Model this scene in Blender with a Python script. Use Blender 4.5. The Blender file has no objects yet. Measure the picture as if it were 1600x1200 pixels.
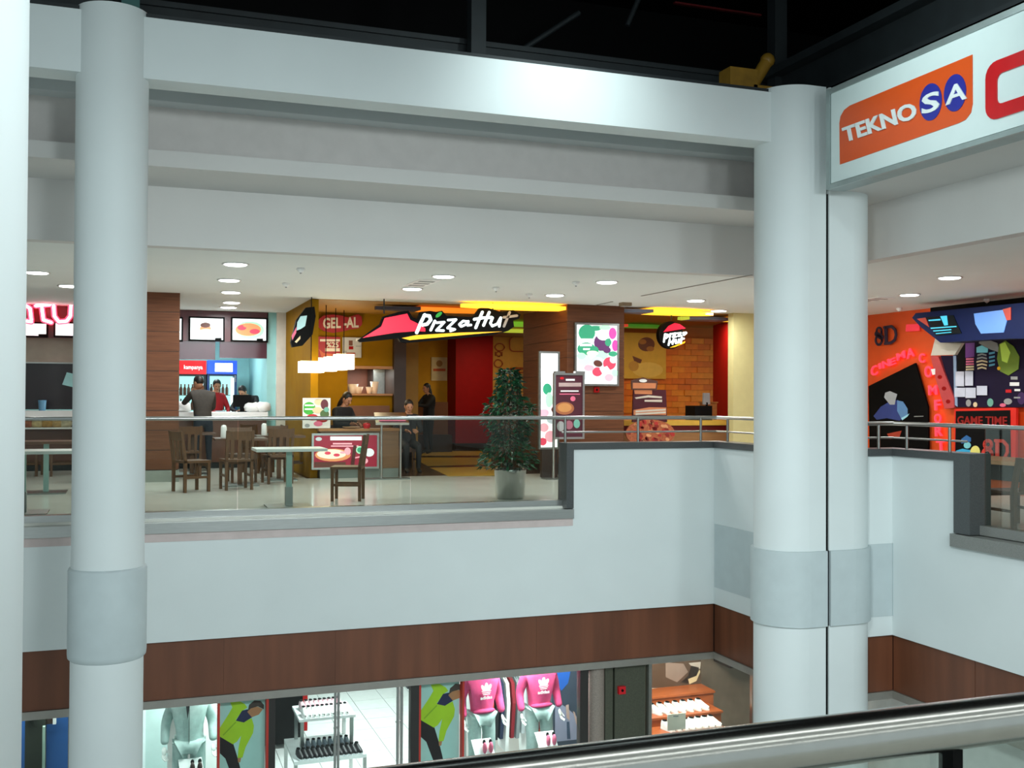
import bpy, bmesh, math, random
from mathutils import Vector, Matrix
random.seed(7)
S = bpy.context.scene
COL = S.collection

# ------------------------------------------------------------------ camera
FPX, CH = 1640.0, 1.40
YAW, PITCH, ROLL = math.radians(19.75), math.radians(.79), math.radians(.27)
_w = Vector((math.sin(YAW)*math.cos(PITCH), math.cos(YAW)*math.cos(PITCH), math.sin(PITCH)))
_r = Vector((math.cos(YAW), -math.sin(YAW), 0)); _u = _r.cross(_w)
CR = _r*math.cos(ROLL) + _u*math.sin(ROLL); CU = _u*math.cos(ROLL) - _r*math.sin(ROLL)
CAM = Vector((0, 0, CH))
cd = bpy.data.cameras.new('camera'); cam = bpy.data.objects.new('camera', cd); COL.objects.link(cam)
cd.sensor_fit = 'HORIZONTAL'; cd.sensor_width = 36.0; cd.lens = FPX/1600*36.0
cd.clip_start = .05; cd.clip_end = 200
M = Matrix((CR, CU, -_w)).transposed().to_4x4(); M.translation = CAM
cam.matrix_world = M
S.camera = cam
def P(px, py, X=None, Y=None, Z=None):
    """point of the place seen at this spot of the photograph, on a given plane"""
    d = CR*((px-800)/FPX) - CU*((py-600)/FPX) + _w
    t = X/d.x if X is not None else Y/d.y if Y is not None else (Z-CH)/d.z
    return CAM + d*t

# ------------------------------------------------------------------ world, exposure, large lamps
W = bpy.data.worlds.new('world'); S.world = W; W.use_nodes = True
bg = W.node_tree.nodes['Background']; bg.inputs[0].default_value = (.72, .86, .88, 1); bg.inputs[1].default_value = .85
S.view_settings.view_transform = 'Standard'; S.view_settings.look = 'None'
S.view_settings.gamma = 1; S.view_settings.exposure = 0.0; S.view_settings.use_curve_mapping = False
def lamp(name, kind, loc, energy, color=(1,1,1), target=None, size=.3, size_y=None, angle=60, blend=.6, parent=None):
    l = bpy.data.lights.new(name, kind); l.energy = energy; l.color = color
    if kind == 'AREA':
        l.size = size
        if size_y: l.shape = 'RECTANGLE'; l.size_y = size_y
        else: l.shape = 'DISK'
    elif kind == 'SPOT': l.spot_size = math.radians(angle); l.spot_blend = blend; l.shadow_soft_size = size
    else: l.shadow_soft_size = size
    o = bpy.data.objects.new(name, l); COL.objects.link(o); o.location = loc
    if target is not None:
        o.rotation_euler = (Vector(target)-Vector(loc)).to_track_quat('-Z', 'Y').to_euler()
    if parent: o.parent = parent; o.location = Vector(loc)-ORG.get(parent.name, Vector())
    return o
ORG = {}
COOL = (.80, .97, 1.0); WARM = (.95, 1.0, 1.0); AMBER = (1.0, .72, .34)
# added fill lights under the roof over the void, out of view above the frame
lamp('atrium_fill_light', 'AREA', (2.0, 4.0, 6.6), 15, COOL, (3.0, 12.0, 0), 2.2)
lamp('atrium_fill_light', 'AREA', (-1.5, 6.5, 6.8), 4, COOL, (0.5, 12.5, -2), 1.6)
lamp('atrium_fill_light', 'AREA', (4.0, 5.5, 6.8), 12, COOL, (8.4, 9.0, -1), 1.6)
# unseen spots added on the near side as frontal fill across the void
for p_, t_, e_ in (((1.6, .6, 3.4), (-.8, 12.5, -2.6), 1500), ((3.6, .6, 3.4), (3.4, 12.6, -2.5), 1350), ((6.0, .6, 3.4), (6.8, 12.4, -2.6), 1000), ((.8, 3.0, 3.6), (8.6, 7.2, -1.8), 1350)):
    lamp('frontal_fill_spot', 'SPOT', p_, e_, (.86, .98, 1.0), t_, .5, angle=95, blend=1.0)
for y_, e_ in ((.25, 26), (-.9, 26), (-2.6, 30)):                       # unseen light strips added to draw highlight lines on the near rail
    o_ = lamp('rail_highlight_strip', 'AREA', (1.5, y_, 3.08), e_, WARM, None, 9.0, .09)
lamp('beam_flood_light', 'SPOT', (4.25, 8.75, 5.1), 115, (.84, 1, 1), (4.25, 10.25, 4.62), .12, angle=110, blend=1.0)
lamp('sign_flood_light', 'SPOT', (5.3, 7.7, 5.2), 135, (.84, 1, 1), (7.2, 7.9, 4.6), .10, angle=100, blend=1.0)

# ------------------------------------------------------------------ helpers
def lin(h):
    c = [int(h[i:i+2], 16)/255 for i in (0, 2, 4)]
    return tuple(x/12.92 if x <= .04045 else ((x+.055)/1.055)**2.4 for x in c) + (1,)
MATS = {}
def mat(name, hexc, rough=.55, metal=0., emit=0., noise=.06, scale=6., stretch=None, bump=0., spec=None):
    if name in MATS: return MATS[name]
    m = bpy.data.materials.new(name); m.use_nodes = True; nt = m.node_tree; b = nt.nodes['Principled BSDF']
    c = lin(hexc)
    b.inputs['Roughness'].default_value = rough; b.inputs['Metallic'].default_value = metal
    if spec is not None: b.inputs['Specular IOR Level'].default_value = spec
    tc = nt.nodes.new('ShaderNodeTexCoord'); mp = nt.nodes.new('ShaderNodeMapping')
    nz = nt.nodes.new('ShaderNodeTexNoise'); nz.inputs['Scale'].default_value = scale; nz.inputs['Detail'].default_value = 3
    if stretch: mp.inputs['Scale'].default_value = stretch
    nt.links.new(tc.outputs['Object'], mp.inputs[0]); nt.links.new(mp.outputs[0], nz.inputs['Vector'])
    rp = nt.nodes.new('ShaderNodeValToRGB'); e = rp.color_ramp.elements
    e[0].position = .3; e[1].position = .7
    e[0].color = tuple(x*(1-noise) for x in c[:3]) + (1,); e[1].color = tuple(min(1, x*(1+noise)) for x in c[:3]) + (1,)
    nt.links.new(nz.outputs['Fac'], rp.inputs[0]); nt.links.new(rp.outputs[0], b.inputs['Base Color'])
    if emit:
        b.inputs['Emission Strength'].default_value = emit; nt.links.new(rp.outputs[0], b.inputs['Emission Color'])
    if bump:
        bp = nt.nodes.new('ShaderNodeBump'); bp.inputs['Strength'].default_value = bump; bp.inputs['Distance'].default_value = .02
        nt.links.new(nz.outputs['Fac'], bp.inputs['Height']); nt.links.new(bp.outputs[0], b.inputs['Normal'])
    MATS[name] = m; return m
def glassmat(name, tint, base=.03, gain=.55, rough=.02):
    m = bpy.data.materials.new(name); m.use_nodes = True; nt = m.node_tree; nt.nodes.clear()
    o = nt.nodes.new('ShaderNodeOutputMaterial'); mx = nt.nodes.new('ShaderNodeMixShader')
    t = nt.nodes.new('ShaderNodeBsdfTransparent'); t.inputs[0].default_value = lin(tint)
    g = nt.nodes.new('ShaderNodeBsdfGlossy'); g.inputs['Roughness'].default_value = rough
    fr = nt.nodes.new('ShaderNodeFresnel'); fr.inputs[0].default_value = 1.45
    mm = nt.nodes.new('ShaderNodeMath'); mm.operation = 'MULTIPLY_ADD'; mm.inputs[1].default_value = gain; mm.inputs[2].default_value = base
    nt.links.new(fr.outputs[0], mm.inputs[0]); nt.links.new(mm.outputs[0], mx.inputs[0])
    nt.links.new(t.outputs[0], mx.inputs[1]); nt.links.new(g.outputs[0], mx.inputs[2]); nt.links.new(mx.outputs[0], o.inputs[0])
    MATS[name] = m; return m

class MB:
    def __init__(s): s.v = []; s.f = []; s.m = []; s.sm = []
    def add(s, vs, fs, m=0, sm=False):
        o = len(s.v); s.v += [Vector(q) for q in vs]
        for f in fs: s.f.append([o+i for i in f]); s.m.append(m); s.sm.append(sm)
        return s
    def box(s, x0, x1, y0, y1, z0, z1, m=0):
        if x0 > x1: x0, x1 = x1, x0
        if y0 > y1: y0, y1 = y1, y0
        if z0 > z1: z0, z1 = z1, z0
        return s.add([(x0,y0,z0),(x1,y0,z0),(x1,y1,z0),(x0,y1,z0),(x0,y0,z1),(x1,y0,z1),(x1,y1,z1),(x0,y1,z1)],
              [(0,3,2,1),(4,5,6,7),(0,1,5,4),(1,2,6,5),(2,3,7,6),(3,0,4,7)], m)
    def cyl(s, a, b, r0, r1=None, n=12, m=0, sm=True):
        a, b = Vector(a), Vector(b); r1 = r0 if r1 is None else r1
        d = (b-a).normalized(); x = d.orthogonal().normalized(); y = d.cross(x)
        vs = []
        for c, r in ((a, r0), (b, r1)):
            for i in range(n): t = 2*math.pi*i/n; vs.append(c + x*(r*math.cos(t)) + y*(r*math.sin(t)))
        s.add(vs, [(i, (i+1) % n, n+(i+1) % n, n+i) for i in range(n)], m, sm)
        s.add(vs[:n], [tuple(range(n))[::-1]], m); s.add(vs[n:], [tuple(range(n))], m)
        return s
    def tube(s, pts, r, n=8, m=0):
        pts = [Vector(p) for p in pts]
        for a, b in zip(pts, pts[1:]): s.cyl(a, b, r, n=n, m=m)
        for p in pts[1:-1]: s.ell(p, (r, r, r), 8, 5, m)
        return s
    def ell(s, c, rad, n=10, k=6, m=0, rot=None):
        c = Vector(c); vs = []
        for j in range(1, k):
            ph = math.pi*j/k
            for i in range(n):
                t = 2*math.pi*i/n
                vs.append(Vector((rad[0]*math.sin(ph)*math.cos(t), rad[1]*math.sin(ph)*math.sin(t), rad[2]*math.cos(ph))))
        vs += [Vector((0,0,rad[2])), Vector((0,0,-rad[2]))]
        if rot is not None: vs = [rot @ q for q in vs]
        fs = [(j*n+i, (j+1)*n+i, (j+1)*n+(i+1) % n, j*n+(i+1) % n) for j in range(k-2) for i in range(n)]
        T, B = (k-1)*n, (k-1)*n+1
        fs += [(T, i, (i+1) % n) for i in range(n)] + [(B, (k-2)*n+(i+1) % n, (k-2)*n+i) for i in range(n)]
        return s.add([c+q for q in vs], fs, m, True)
    def lathe(s, prof, c, n=20, m=0, sm=True):
        c = Vector(c); vs = [c+Vector((r*math.cos(2*math.pi*i/n), r*math.sin(2*math.pi*i/n), z)) for r, z in prof for i in range(n)]
        fs = [(j*n+i, j*n+(i+1) % n, (j+1)*n+(i+1) % n, (j+1)*n+i) for j in range(len(prof)-1) for i in range(n)]
        s.add(vs, fs, m, sm)
        s.add(vs[:n], [tuple(range(n))[::-1]], m); s.add(vs[-n:], [tuple(range(n))], m)
        return s
    def prism(s, pts, ext, m=0):
        """polygon of 3-D points extruded by a vector; walls, front and back"""
        pts = [Vector(p) for p in pts]; ext = Vector(ext); n = len(pts)
        nv = Vector()
        for i in range(n):
            a, b = pts[i], pts[(i+1) % n]; nv += Vector(((a.y-b.y)*(a.z+b.z), (a.z-b.z)*(a.x+b.x), (a.x-b.x)*(a.y+b.y)))
        if nv.dot(ext) > 0: pts.reverse()
        vs = pts + [p+ext for p in pts]
        return s.add(vs, [tuple(range(n)), tuple(range(2*n-1, n-1, -1))] + [(i, n+i, n+(i+1) % n, (i+1) % n) for i in range(n)], m)
    def stroke(s, pts, w, nrm, th=.02, m=0):
        pts = [Vector(p) for p in pts]; nrm = Vector(nrm).normalized()
        for a, b in zip(pts, pts[1:]):
            if (b-a).length < 1e-5: continue
            d = (b-a).normalized(); q = nrm.cross(d).normalized()*(w/2)
            s.prism([a+q, b+q, b-q, a-q], nrm*th, m)
        for p in pts: s.cyl(p, p+nrm*(th*1.02), w/2, n=10, m=m, sm=False)
        return s
    def build(s, name, mats, parent=None, loc=None):
        me = bpy.data.meshes.new(name)
        off = ORG.get(parent.name, Vector()) if parent else (Vector(loc) if loc is not None else Vector())
        me.from_pydata([v-off for v in s.v], [], s.f)
        if not isinstance(mats, (list, tuple)): mats = [mats]
        for q in mats: me.materials.append(q)
        me.polygons.foreach_set('material_index', s.m); me.polygons.foreach_set('use_smooth', s.sm)
        me.validate(); me.update()
        o = bpy.data.objects.new(name, me); COL.objects.link(o)
        if parent: o.parent = parent; ORG[o.name] = off
        else: o.location = off; ORG[o.name] = off
        return o
def tag(o, label=None, cat=None, group=None, kind=None):
    if label: o['label'] = label
    if cat: o['category'] = cat
    if group: o['group'] = group
    if kind: o['kind'] = kind
    return o
def thing(name, loc, label=None, cat=None, group=None):
    o = bpy.data.objects.new(name, None); COL.objects.link(o); o.location = loc; o.empty_display_size = .1
    ORG[o.name] = Vector(loc); return tag(o, label, cat, group)
def struct(name, mb, mats, label=None, cat=None): return tag(mb.build(name, mats), label, cat, None, 'structure')
def dup(root, loc, rz=0., label=None, group=None, scale=None):
    def cp(o, par):
        c = o.copy(); COL.objects.link(c)
        if par: c.parent = par
        for ch in o.children: cp(ch, c)
        return c
    r = cp(root, None); r.location = loc; r.rotation_euler = (0, 0, rz)
    if scale: r.scale = (scale,)*3
    if label: r['label'] = label
    if group: r['group'] = group
    return r
NY = Vector((0, -1, 0)); NX = Vector((-1, 0, 0))
def textmesh(mb, body, bl, br, tl, nrm, th=.02, m=0, bold=.0, shear=0.):
    """lettering set into the parallelogram bl-br-tl (world points)"""
    cu = bpy.data.curves.new('t', 'FONT'); cu.body = body; cu.offset = bold; cu.resolution_u = 3; cu.shear = shear
    o = bpy.data.objects.new('t', cu); COL.objects.link(o)
    me = bpy.data.meshes.new_from_object(o.evaluated_get(bpy.context.evaluated_depsgraph_get()))
    xs = [v.co.x for v in me.vertices]; ys = [v.co.y for v in me.vertices]
    x0, x1, y0, y1 = min(xs), max(xs), min(ys), max(ys)
    bl, br, tl = Vector(bl), Vector(br), Vector(tl); nrm = Vector(nrm).normalized()
    vs = [bl + (br-bl)*((v.co.x-x0)/(x1-x0)) + (tl-bl)*((v.co.y-y0)/(y1-y0)) + nrm*th for v in me.vertices]
    ed = {}
    for p in me.polygons:
        for k in p.edge_keys: ed[k] = ed.get(k, 0)+1
    n = len(vs); fs = [tuple(p.vertices) for p in me.polygons]
    fs += [(a, b, n+b, n+a) for (a, b), c in ed.items() if c == 1]
    mb.add(vs + [v-nrm*th for v in vs], fs, m)
    bpy.data.objects.remove(o); bpy.data.curves.remove(cu); bpy.data.meshes.remove(me)
    return mb
def rect(mb, x0, y0, x1, y1, Y, t=.02, m=0):
    """upright slab facing the void: corners given in photograph pixels, on plane Y, thickness t behind it"""
    a = P(x0, (y0+y1)/2, Y=Y); b = P(x1, (y0+y1)/2, Y=Y); c = P((x0+x1)/2, y0, Y=Y); d = P((x0+x1)/2, y1, Y=Y)
    return mb.box(a.x, b.x, Y, Y+t, d.z, c.z, m)
def ppoly(mb, pts, th=.01, m=0, off=0., Y=None, X=None):
    n = NY if Y is not None else NX
    q = [P(x, y, Y=Y, X=X) + n*off for x, y in pts]
    return mb.prism(q, n*th, m)
def pell(cx, cy, rx, ry, n=18, rot=0.):
    r = []
    for i in range(n):
        t = 2*math.pi*i/n; x, y = rx*math.cos(t), ry*math.sin(t)
        r.append((cx+x*math.cos(rot)-y*math.sin(rot), cy+x*math.sin(rot)+y*math.cos(rot)))
    return r

ORD = 'leftmost,second,third,fourth,fifth,sixth,seventh,eighth,ninth,tenth,eleventh,twelfth,thirteenth,fourteenth,fifteenth,sixteenth,seventeenth,eighteenth'.split(',')
# ------------------------------------------------------------------ materials
WHITE = mat('painted_plaster', 'd9e0e0', .62, noise=.02, scale=1.5)
WHITE2 = mat('bulkhead_plaster', 'cfcdca', .7, noise=.02, scale=1.5)
CEILM = mat('ceiling_plaster', 'e2e6e4', .8, noise=.015, scale=1.)
GREYBAND = mat('grey_painted_band', 'bcc7c9', .6, noise=.03)
STEEL = mat('brushed_steel', 'b9bab8', .28, 1., noise=.08, scale=30, stretch=(.2, .2, 8))
STEELD = mat('dull_steel', '8d8f8c', .42, 1., noise=.08, scale=20)
GRANITE = mat('dark_granite', '474a4b', .35, noise=.25, scale=120)
GRANITE2 = mat('grey_granite', '7f807c', .4, noise=.2, scale=120)
FLOORM = mat('polished_floor', 'd9d9d0', .16, noise=.04, scale=2.)
WOOD = mat('wood_veneer', '6b3f2a', .45, noise=.22, scale=5, stretch=(1, 1, .12))
WOODH = mat('wood_cladding', '68402a', .5, spec=.2, noise=.18, scale=6, stretch=(.35, .35, 6))
WOODC = mat('chair_wood', '5f3f25', .4, noise=.2, scale=14, stretch=(3, 3, .5))
WOODL = mat('light_wood', 'a5713f', .45, noise=.18, scale=9, stretch=(.5, 3, 3))
BLACK = mat('black_matt', '060607', .7, spec=.15); DARK = mat('dark_steel', '1d2326', .6, noise=.2, scale=4)
DARKB = mat('dark_brown', '2e1c14', .5, noise=.2)
TEAL = mat('teal_wall', '9fd3d2', .6, noise=.04)
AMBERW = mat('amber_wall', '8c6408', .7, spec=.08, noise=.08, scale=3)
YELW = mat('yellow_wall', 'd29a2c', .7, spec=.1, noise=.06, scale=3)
REDW = mat('red_wall', '980c0c', .6, spec=.15, noise=.06)
CREAM = mat('cream_wall', 'd8cd92', .6, noise=.03)
BURG = mat('burgundy_panel', '5e0d18', .3, noise=.08)
REDP = mat('red_paint', 'c9121f', .4); WHP = mat('white_plastic', 'f2f2f0', .4, noise=.01); GREENP = mat('green_paint', '3fae3a', .5)
BLUEP = mat('blue_paint', '2a3a9e', .45); YELP = mat('yellow_paint', 'f0b40f', .45); ORP = mat('orange_paint', 'e0521c', .45, noise=.03)
PINKP = mat('pink_paint', 'e06a8a', .5); GREYP = mat('grey_paint', '9a9c9b', .5); TEALP = mat('teal_paint', '6fae9c', .5)
BRP = mat('brown_paint', '6a3a22', .5); CRMP = mat('cream_paint', 'e4cfa5', .5); PURP = mat('purple_paint', '3a1d55', .5)
LGT = mat('lamp_diffuser', 'ffffff', .4, emit=9., noise=0)
LGTW = mat('warm_lamp_shade', 'fff3c8', .4, emit=6., noise=0)
def em(name, hexc, e=1.2): return mat('lit_'+name, hexc, .4, emit=e, noise=.01)
GLASS = glassmat('rail_glass', 'e9eeea', .008, .16)
SHOPG = glassmat('shop_glass', 'eef6f4', .01, .35)
SKINM = mat('skin', 'b98566', .5); HAIRM = mat('dark_hair', '15100d', .5); CLB = mat('black_cloth', '191a1c', .8, noise=.15, scale=30)
CLD = mat('dark_jacket', '37322c', .8, noise=.15, scale=20); CLR = mat('red_cloth', 'a3161d', .8); CLN = mat('navy_trousers', '1a2230', .8)
CLP = mat('pink_fleece', 'd8487c', .85, noise=.1, scale=20); CLG = mat('grey_fleece', 'a9bdb9', .85, noise=.1, scale=20)
SHOEB = mat('black_shoe', '141414', .4)
# ------------------------------------------------------------------ the setting: floors, parapets, ceilings
CE = 3.12; YP = 12.6; X1 = 7.47; Y2 = 10.25; XR = 8.5; PB = -1.39; KT = -.15; CAP = .74; LOW = -4.6
YPOST = 9.22                      # end of the high parapet on the right
XPOST = 5.27                      # end of the high parapet on the main side
b = MB()
b.box(-9, X1+.05, YP+.1, 18.3, -.32, 0); b.box(X1+.05, 15, Y2+.1, 18.3, -.32, 0); b.box(XR+.17, 15, -4, Y2+.1, -.32, 0); b.box(-9, 4.6, 18.3, 26, -.32, 0)
struct('floor', b, FLOORM)
b = MB(); b.box(4.6, 15, 18.3, 30, -.32, .004); b.box(2.8, 4.6, 18.3, 21.5, 0, .004)
struct('floor_restaurant', b, mat('dark_wood_floor', '4a3420', .25, noise=.25, scale=4, stretch=(1, 6, 1)))
b = MB(); b.box(-9, XR+.5, -4, .72, -.32, 0); struct('floor_near_side', b, FLOORM)
b = MB(); b.box(-12, 20, -6, 30, LOW-.2, LOW); struct('floor_lower', b, mat('lower_floor', 'c9cbc8', .3, noise=.03))
# parapet: white plaster ring around the void, stepped at the corner
T = .22; b = MB()
b.box(-9, XPOST+.1, YP, YP+T, PB, KT); b.box(XPOST+.1, X1+T, YP, YP+T, PB, CAP)
b.box(X1, X1+T, Y2, YP, PB, CAP); b.box(X1+T, XR+T, Y2, Y2+T, PB, CAP)
b.box(XR, XR+T, YPOST, Y2, PB, CAP); b.box(XR, XR+T, -4, YPOST, PB, KT-.02)
struct('wall_parapet', b, WHITE)
b = MB(); b.box(-9, XR+.2, .74, .9, -1.4, -.02); struct('wall_near_parapet', b, WHITE)
# grey painted band around the corner on the parapet
b = MB(); e = .006
b.box(X1-e, X1, Y2, YP-.02, -1.16, -.30); b.box(X1+T, XR+.0, Y2-e, Y2, -1.16, -.30); b.box(XR-e, XR, Y2-.02, Y2, -1.16, -.30)
struct('trim_1', b, GREYBAND)
# dark granite capping with the upright end pieces
b = MB(); o = .035; ct = CAP+.085
b.box(XPOST, X1+T, YP-o, YP+T+o, CAP, ct); b.box(X1-o, X1+T+o, Y2, YP-o, CAP, ct); b.box(X1-o, XR+T, Y2-o, Y2+T+o, CAP, ct)
b.box(XR-o, XR+T+o, YPOST, Y2-o, CAP, ct)
struct('trim_2', b, GRANITE)
b = MB(); b.box(XPOST, XPOST+.1, YP-o, YP+T+o, -.02, CAP); struct('trim_3', b, GRANITE)
b = MB(); b.box(XR-o, XR+T+o, YPOST-.24, YPOST, -.05, CAP+.085); struct('trim_4', b, GRANITE)
# steel kerb under the glass, main side: outer channel and raised glazing channel; stone kerb on the right
b = MB(); b.box(-9, XPOST+.1, YP-.05, YP+.12, KT, -.03); struct('trim_5', b, STEEL)
b = MB(); b.box(-9, XPOST, YP+.12, YP+.26, -.05, .075); struct('trim_6', b, STEEL)
b = MB(); b.box(XR-.06, XR+.1, -4, YPOST+.03, KT-.05, -.06); struct('trim_7', b, GRANITE2)
b = MB(); b.box(XR+.1, XR+.22, -4, YPOST-.24, -.05, .05); struct('trim_8', b, GRANITE2)
b = MB(); b.box(-9, XPOST+.1, YP-.012, YP, KT-.1, KT); struct('trim_9', b, mat('pale_pink_edge', 'c9b9b6', .6))
# ceilings
b = MB(); b.box(-9, 15, YP+.2, 21.9, CE, CE+.2); b.box(XR+.2, 15, -4, YP+.2, CE, CE+.2); struct('ceiling', b, CEILM)
b = MB(); b.box(2.9, 15, 18.35, 30, CE-.01, CE); b.box(2.9, 15, 21.9, 30, CE, CE+.2); struct('ceiling_restaurant', b, mat('amber_ceiling', '9c6f2c', .6, noise=.05))
b = MB(); b.box(-9, 2.9, 21.9, 26, CE, CE+.2); struct('ceiling_food_counters', b, CEILM)
b = MB(); b.box(-9, 9, -4, .75, CE, CE+.2); struct('ceiling_near_side', b, CEILM)
# stepped bulkhead above the ceiling edge, both sides of the void
b = MB()
b.box(-9, XR, YP, YP+.2, CE, 3.80); b.box(XR, XR+.2, -4, YP+.2, CE, 3.80)
struct('wall_bulkhead', b, WHITE2)
b = MB(); b.box(-9, XR-1.1, 11.5, YP, 3.80, 3.97); b.box(XR-1.1, XR, -4, YP, 3.80, 3.97)
struct('wall_bulkhead_step', b, WHITE2)
b = MB(); b.box(-9, XR-.8, 11.8, 12.0, 3.97, 5.1); b.box(XR-.8, XR-.6, -4, 12, 3.97, 5.1); struct('wall_bulkhead_upper', b, mat('grey_plaster', 'd0cbc8', .7, noise=.03))
b = MB(); b.box(-9, XR-.8, 11.55, 11.8, 4.50, 4.75); struct('trim_10', b, WHITE)
# back and side walls
b = MB(); b.box(-9, -8.8, 12.6, 26, 0, CE); struct('wall_left', b, CREAM)
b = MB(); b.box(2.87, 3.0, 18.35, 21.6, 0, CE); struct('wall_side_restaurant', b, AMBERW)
b = MB(); b.box(11.16, 14, 18.1, 18.3, 0, CE); struct('wall_cream', b, CREAM)
b = MB(); b.box(13.95, 14.15, 3, 18.3, 0, CE); struct('wall_right', b, ORP)
# roof of the void: dark steel deck, high above
b = MB(); b.box(-9, 15, -4, 15, 7.6, 7.7); b.box(-9, 15, 15, 15.1, CE+.2, 7.7); b.box(15, 15.1, -4, 15, CE+.2, 7.7); b.box(-9.1, -9, 5, 15, CE+.2, 7.7); struct('ceiling_roof_deck', b, BLACK)
# beams
def simple(name, mb, m, label, cat, group=None, loc=None): return tag(mb.build(name, m, None, loc), label, cat, group)
b = MB(); b.box(-9, 7.0, 10.25, 10.58, 4.345, 4.915); struct('wall_beam_front', b, WHITE)
b = MB(); b.box(7.46, 7.75, -4, 9.7, 4.345, 4.915); struct('wall_beam_right', b, WHITE)
b = MB(); b.box(-9, 7.4, 10.28, 10.6, 4.915, 4.96); struct('trim_11', b, DARK)
def roofbeam(mb, label): return simple('roof_beam', mb, DARK, label, 'beam', loc=mb.v[0])
roofbeam(MB().box(-9, 15, 11.9, 12.05, 5.15, 5.32).box(-9, 15, 11.94, 12.0, 5.32, 5.62).box(-9, 15, 11.9, 12.05, 5.62, 5.68), 'long dark steel roof beam just above the white front beam')
roofbeam(MB().box(-9, 15, 14.2, 14.4, 6.0, 6.4), 'farther dark roof beam high behind the front roof beam')
roofbeam(MB().box(7.7, 8.15, -3, 12, 5.05, 5.15).box(7.88, 7.98, -3, 12, 5.15, 5.6).box(7.7, 8.15, -3, 12, 5.6, 5.7), 'dark steel roof beam running above the orange shop sign')
for i, (px, lab) in enumerate(((204, 'teal-grey roof post above the left column'), (745, 'dark roof post at the middle of the front beam'), (1215, 'dark roof strut above the round corner column'))):
    q = P(px, 20, Y=11.7)
    simple('roof_post', MB().box(q.x-.09, q.x+.09, 11.62, 11.8, 4.96, 7.6), (mat('teal_steel', '3c6a66', .5) if i == 0 else DARK), lab, 'post', loc=(q.x, 11.7, 4.96))
for k, (a, c, lab) in enumerate((((820, 75), (905, 20), 'thin dark diagonal roof brace left of the yellow hoist'), ((980, 40), (1010, -30), 'thin dark hanging roof rod near the red strip'))):
    p0, p1 = P(*a, Y=12.4), P(*c, Y=12.4); simple('roof_brace', MB().cyl(p0, p1, .035), DARK, lab, 'brace', loc=p0)
p0, p1 = P(1055, 8, Y=13), P(1190, 22, Y=13)
simple('red_roof_strip', MB().box(p0.x, p1.x, 13, 13.06, p1.z, p0.z+.03), mat('red_strip', '6a1015', .5), 'dim red strip high in the dark roof', 'strip', loc=p0)
# yellow hoist
q = P(1165, 133, Y=10.75); t = thing('roof_hoist', (q.x, 10.75, 4.96), 'yellow motor hoist sitting on the beam beside the corner column', 'hoist')
YH = mat('hoist_yellow', '8f6a1c', .5, noise=.2)
MB().box(q.x-.27, q.x+.1, 10.65, 10.9, 4.96, 5.3).build('motor_box', YH, t)
MB().box(q.x+.05, q.x+.3, 10.65, 10.9, 4.96, 5.12).build('base', YH, t)
MB().cyl((q.x+.08, 10.75, 5.12), (q.x+.3, 10.75, 5.46), .075).ell((q.x+.3, 10.75, 5.46), (.09, .09, .09)).build('arm', YH, t)
MB().box(q.x-.2, q.x-.02, 10.63, 10.65, 4.97, 5.0).build('nameplate', WHP, t)

# ------------------------------------------------------------------ columns
def column(name, cx, cy, r, label, z0=LOW, z1=4.97, collar=True):
    t = thing(name, (cx, cy, z0), label, 'column')
    MB().lathe([(r, z0), (r, z1)], (cx, cy, 0), 48).build('shaft', WHITE, t)
    if collar:
        c = MB().lathe([(r+.002, -1.005), (r+.022, -.985), (r+.026, -.95), (r+.026, -.19), (r+.018, -.17), (r+.002, -.165)], (cx, cy, 0), 48)
        c.build('collar', GREYBAND, t)
    return t
q0, q1 = P(109.5, 885, Y=10.42), P(226.5, 885, Y=10.42)
rl = (q1.x-q0.x)/2*.985
column('round_column', (q0.x+q1.x)/2, 10.42, rl, 'white round column with a grey collar, left of the food court')
column('near_column', -.545, 2.5, .32, 'bright white column at the left edge, nearest the camera', collar=False)
# double column at the corner: two half-round shafts with an expansion joint between them
def tang(px, sgn, cy, r):
    e0 = P(px, 650, Y=1.0).x
    return e0*cy + sgn*r*math.sqrt(1+e0*e0)
cy, rc = 10.42, .40; cL = tang(1177.5, 1, cy, rc); cRr = tang(1356, -1, cy, rc); xj = P(1293, 650, Y=cy-rc).x
t = thing('corner_column', ((cL+cRr)/2, cy, LOW), 'wide white corner column split by a dark vertical joint', 'column')
def half(side, r, z0, z1, mtl, name):
    pts = []
    if side < 0:
        for i in range(21): a = math.pi/2 + math.pi*i/20; pts.append((cL+r*math.cos(a), cy+r*math.sin(a)))
        pts += [(xj-.021, cy-r), (xj-.021, cy+r)]
    else:
        for i in range(21): a = -math.pi/2 + math.pi*i/20; pts.append((cRr+r*math.cos(a), cy+r*math.sin(a)))
        pts += [(xj+.021, cy+r), (xj+.021, cy-r)]
    n = len(pts); mb = MB()
    vs = [(x, y, z0) for x, y in pts] + [(x, y, z1) for x, y in pts]
    mb.add(vs, [(i, (i+1) % n, n+(i+1) % n, n+i) for i in range(20)], 0, True)
    mb.add(vs, [(i, (i+1) % n, n+(i+1) % n, n+i) for i in range(20, n)] + [tuple(range(n))[::-1], tuple(range(n, 2*n))])
    return mb.build(name, mtl, t)
for sd in (-1, 1):
    half(sd, rc, LOW, 4.97, WHITE, 'shaft'); half(sd, rc+.035, -1.16, -.31, GREYBAND, 'collar')
MB().box(xj-.02, xj+.02, cy-rc+.02, cy+.2, LOW, 3.75).build('joint_filler', BLACK, t)

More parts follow.
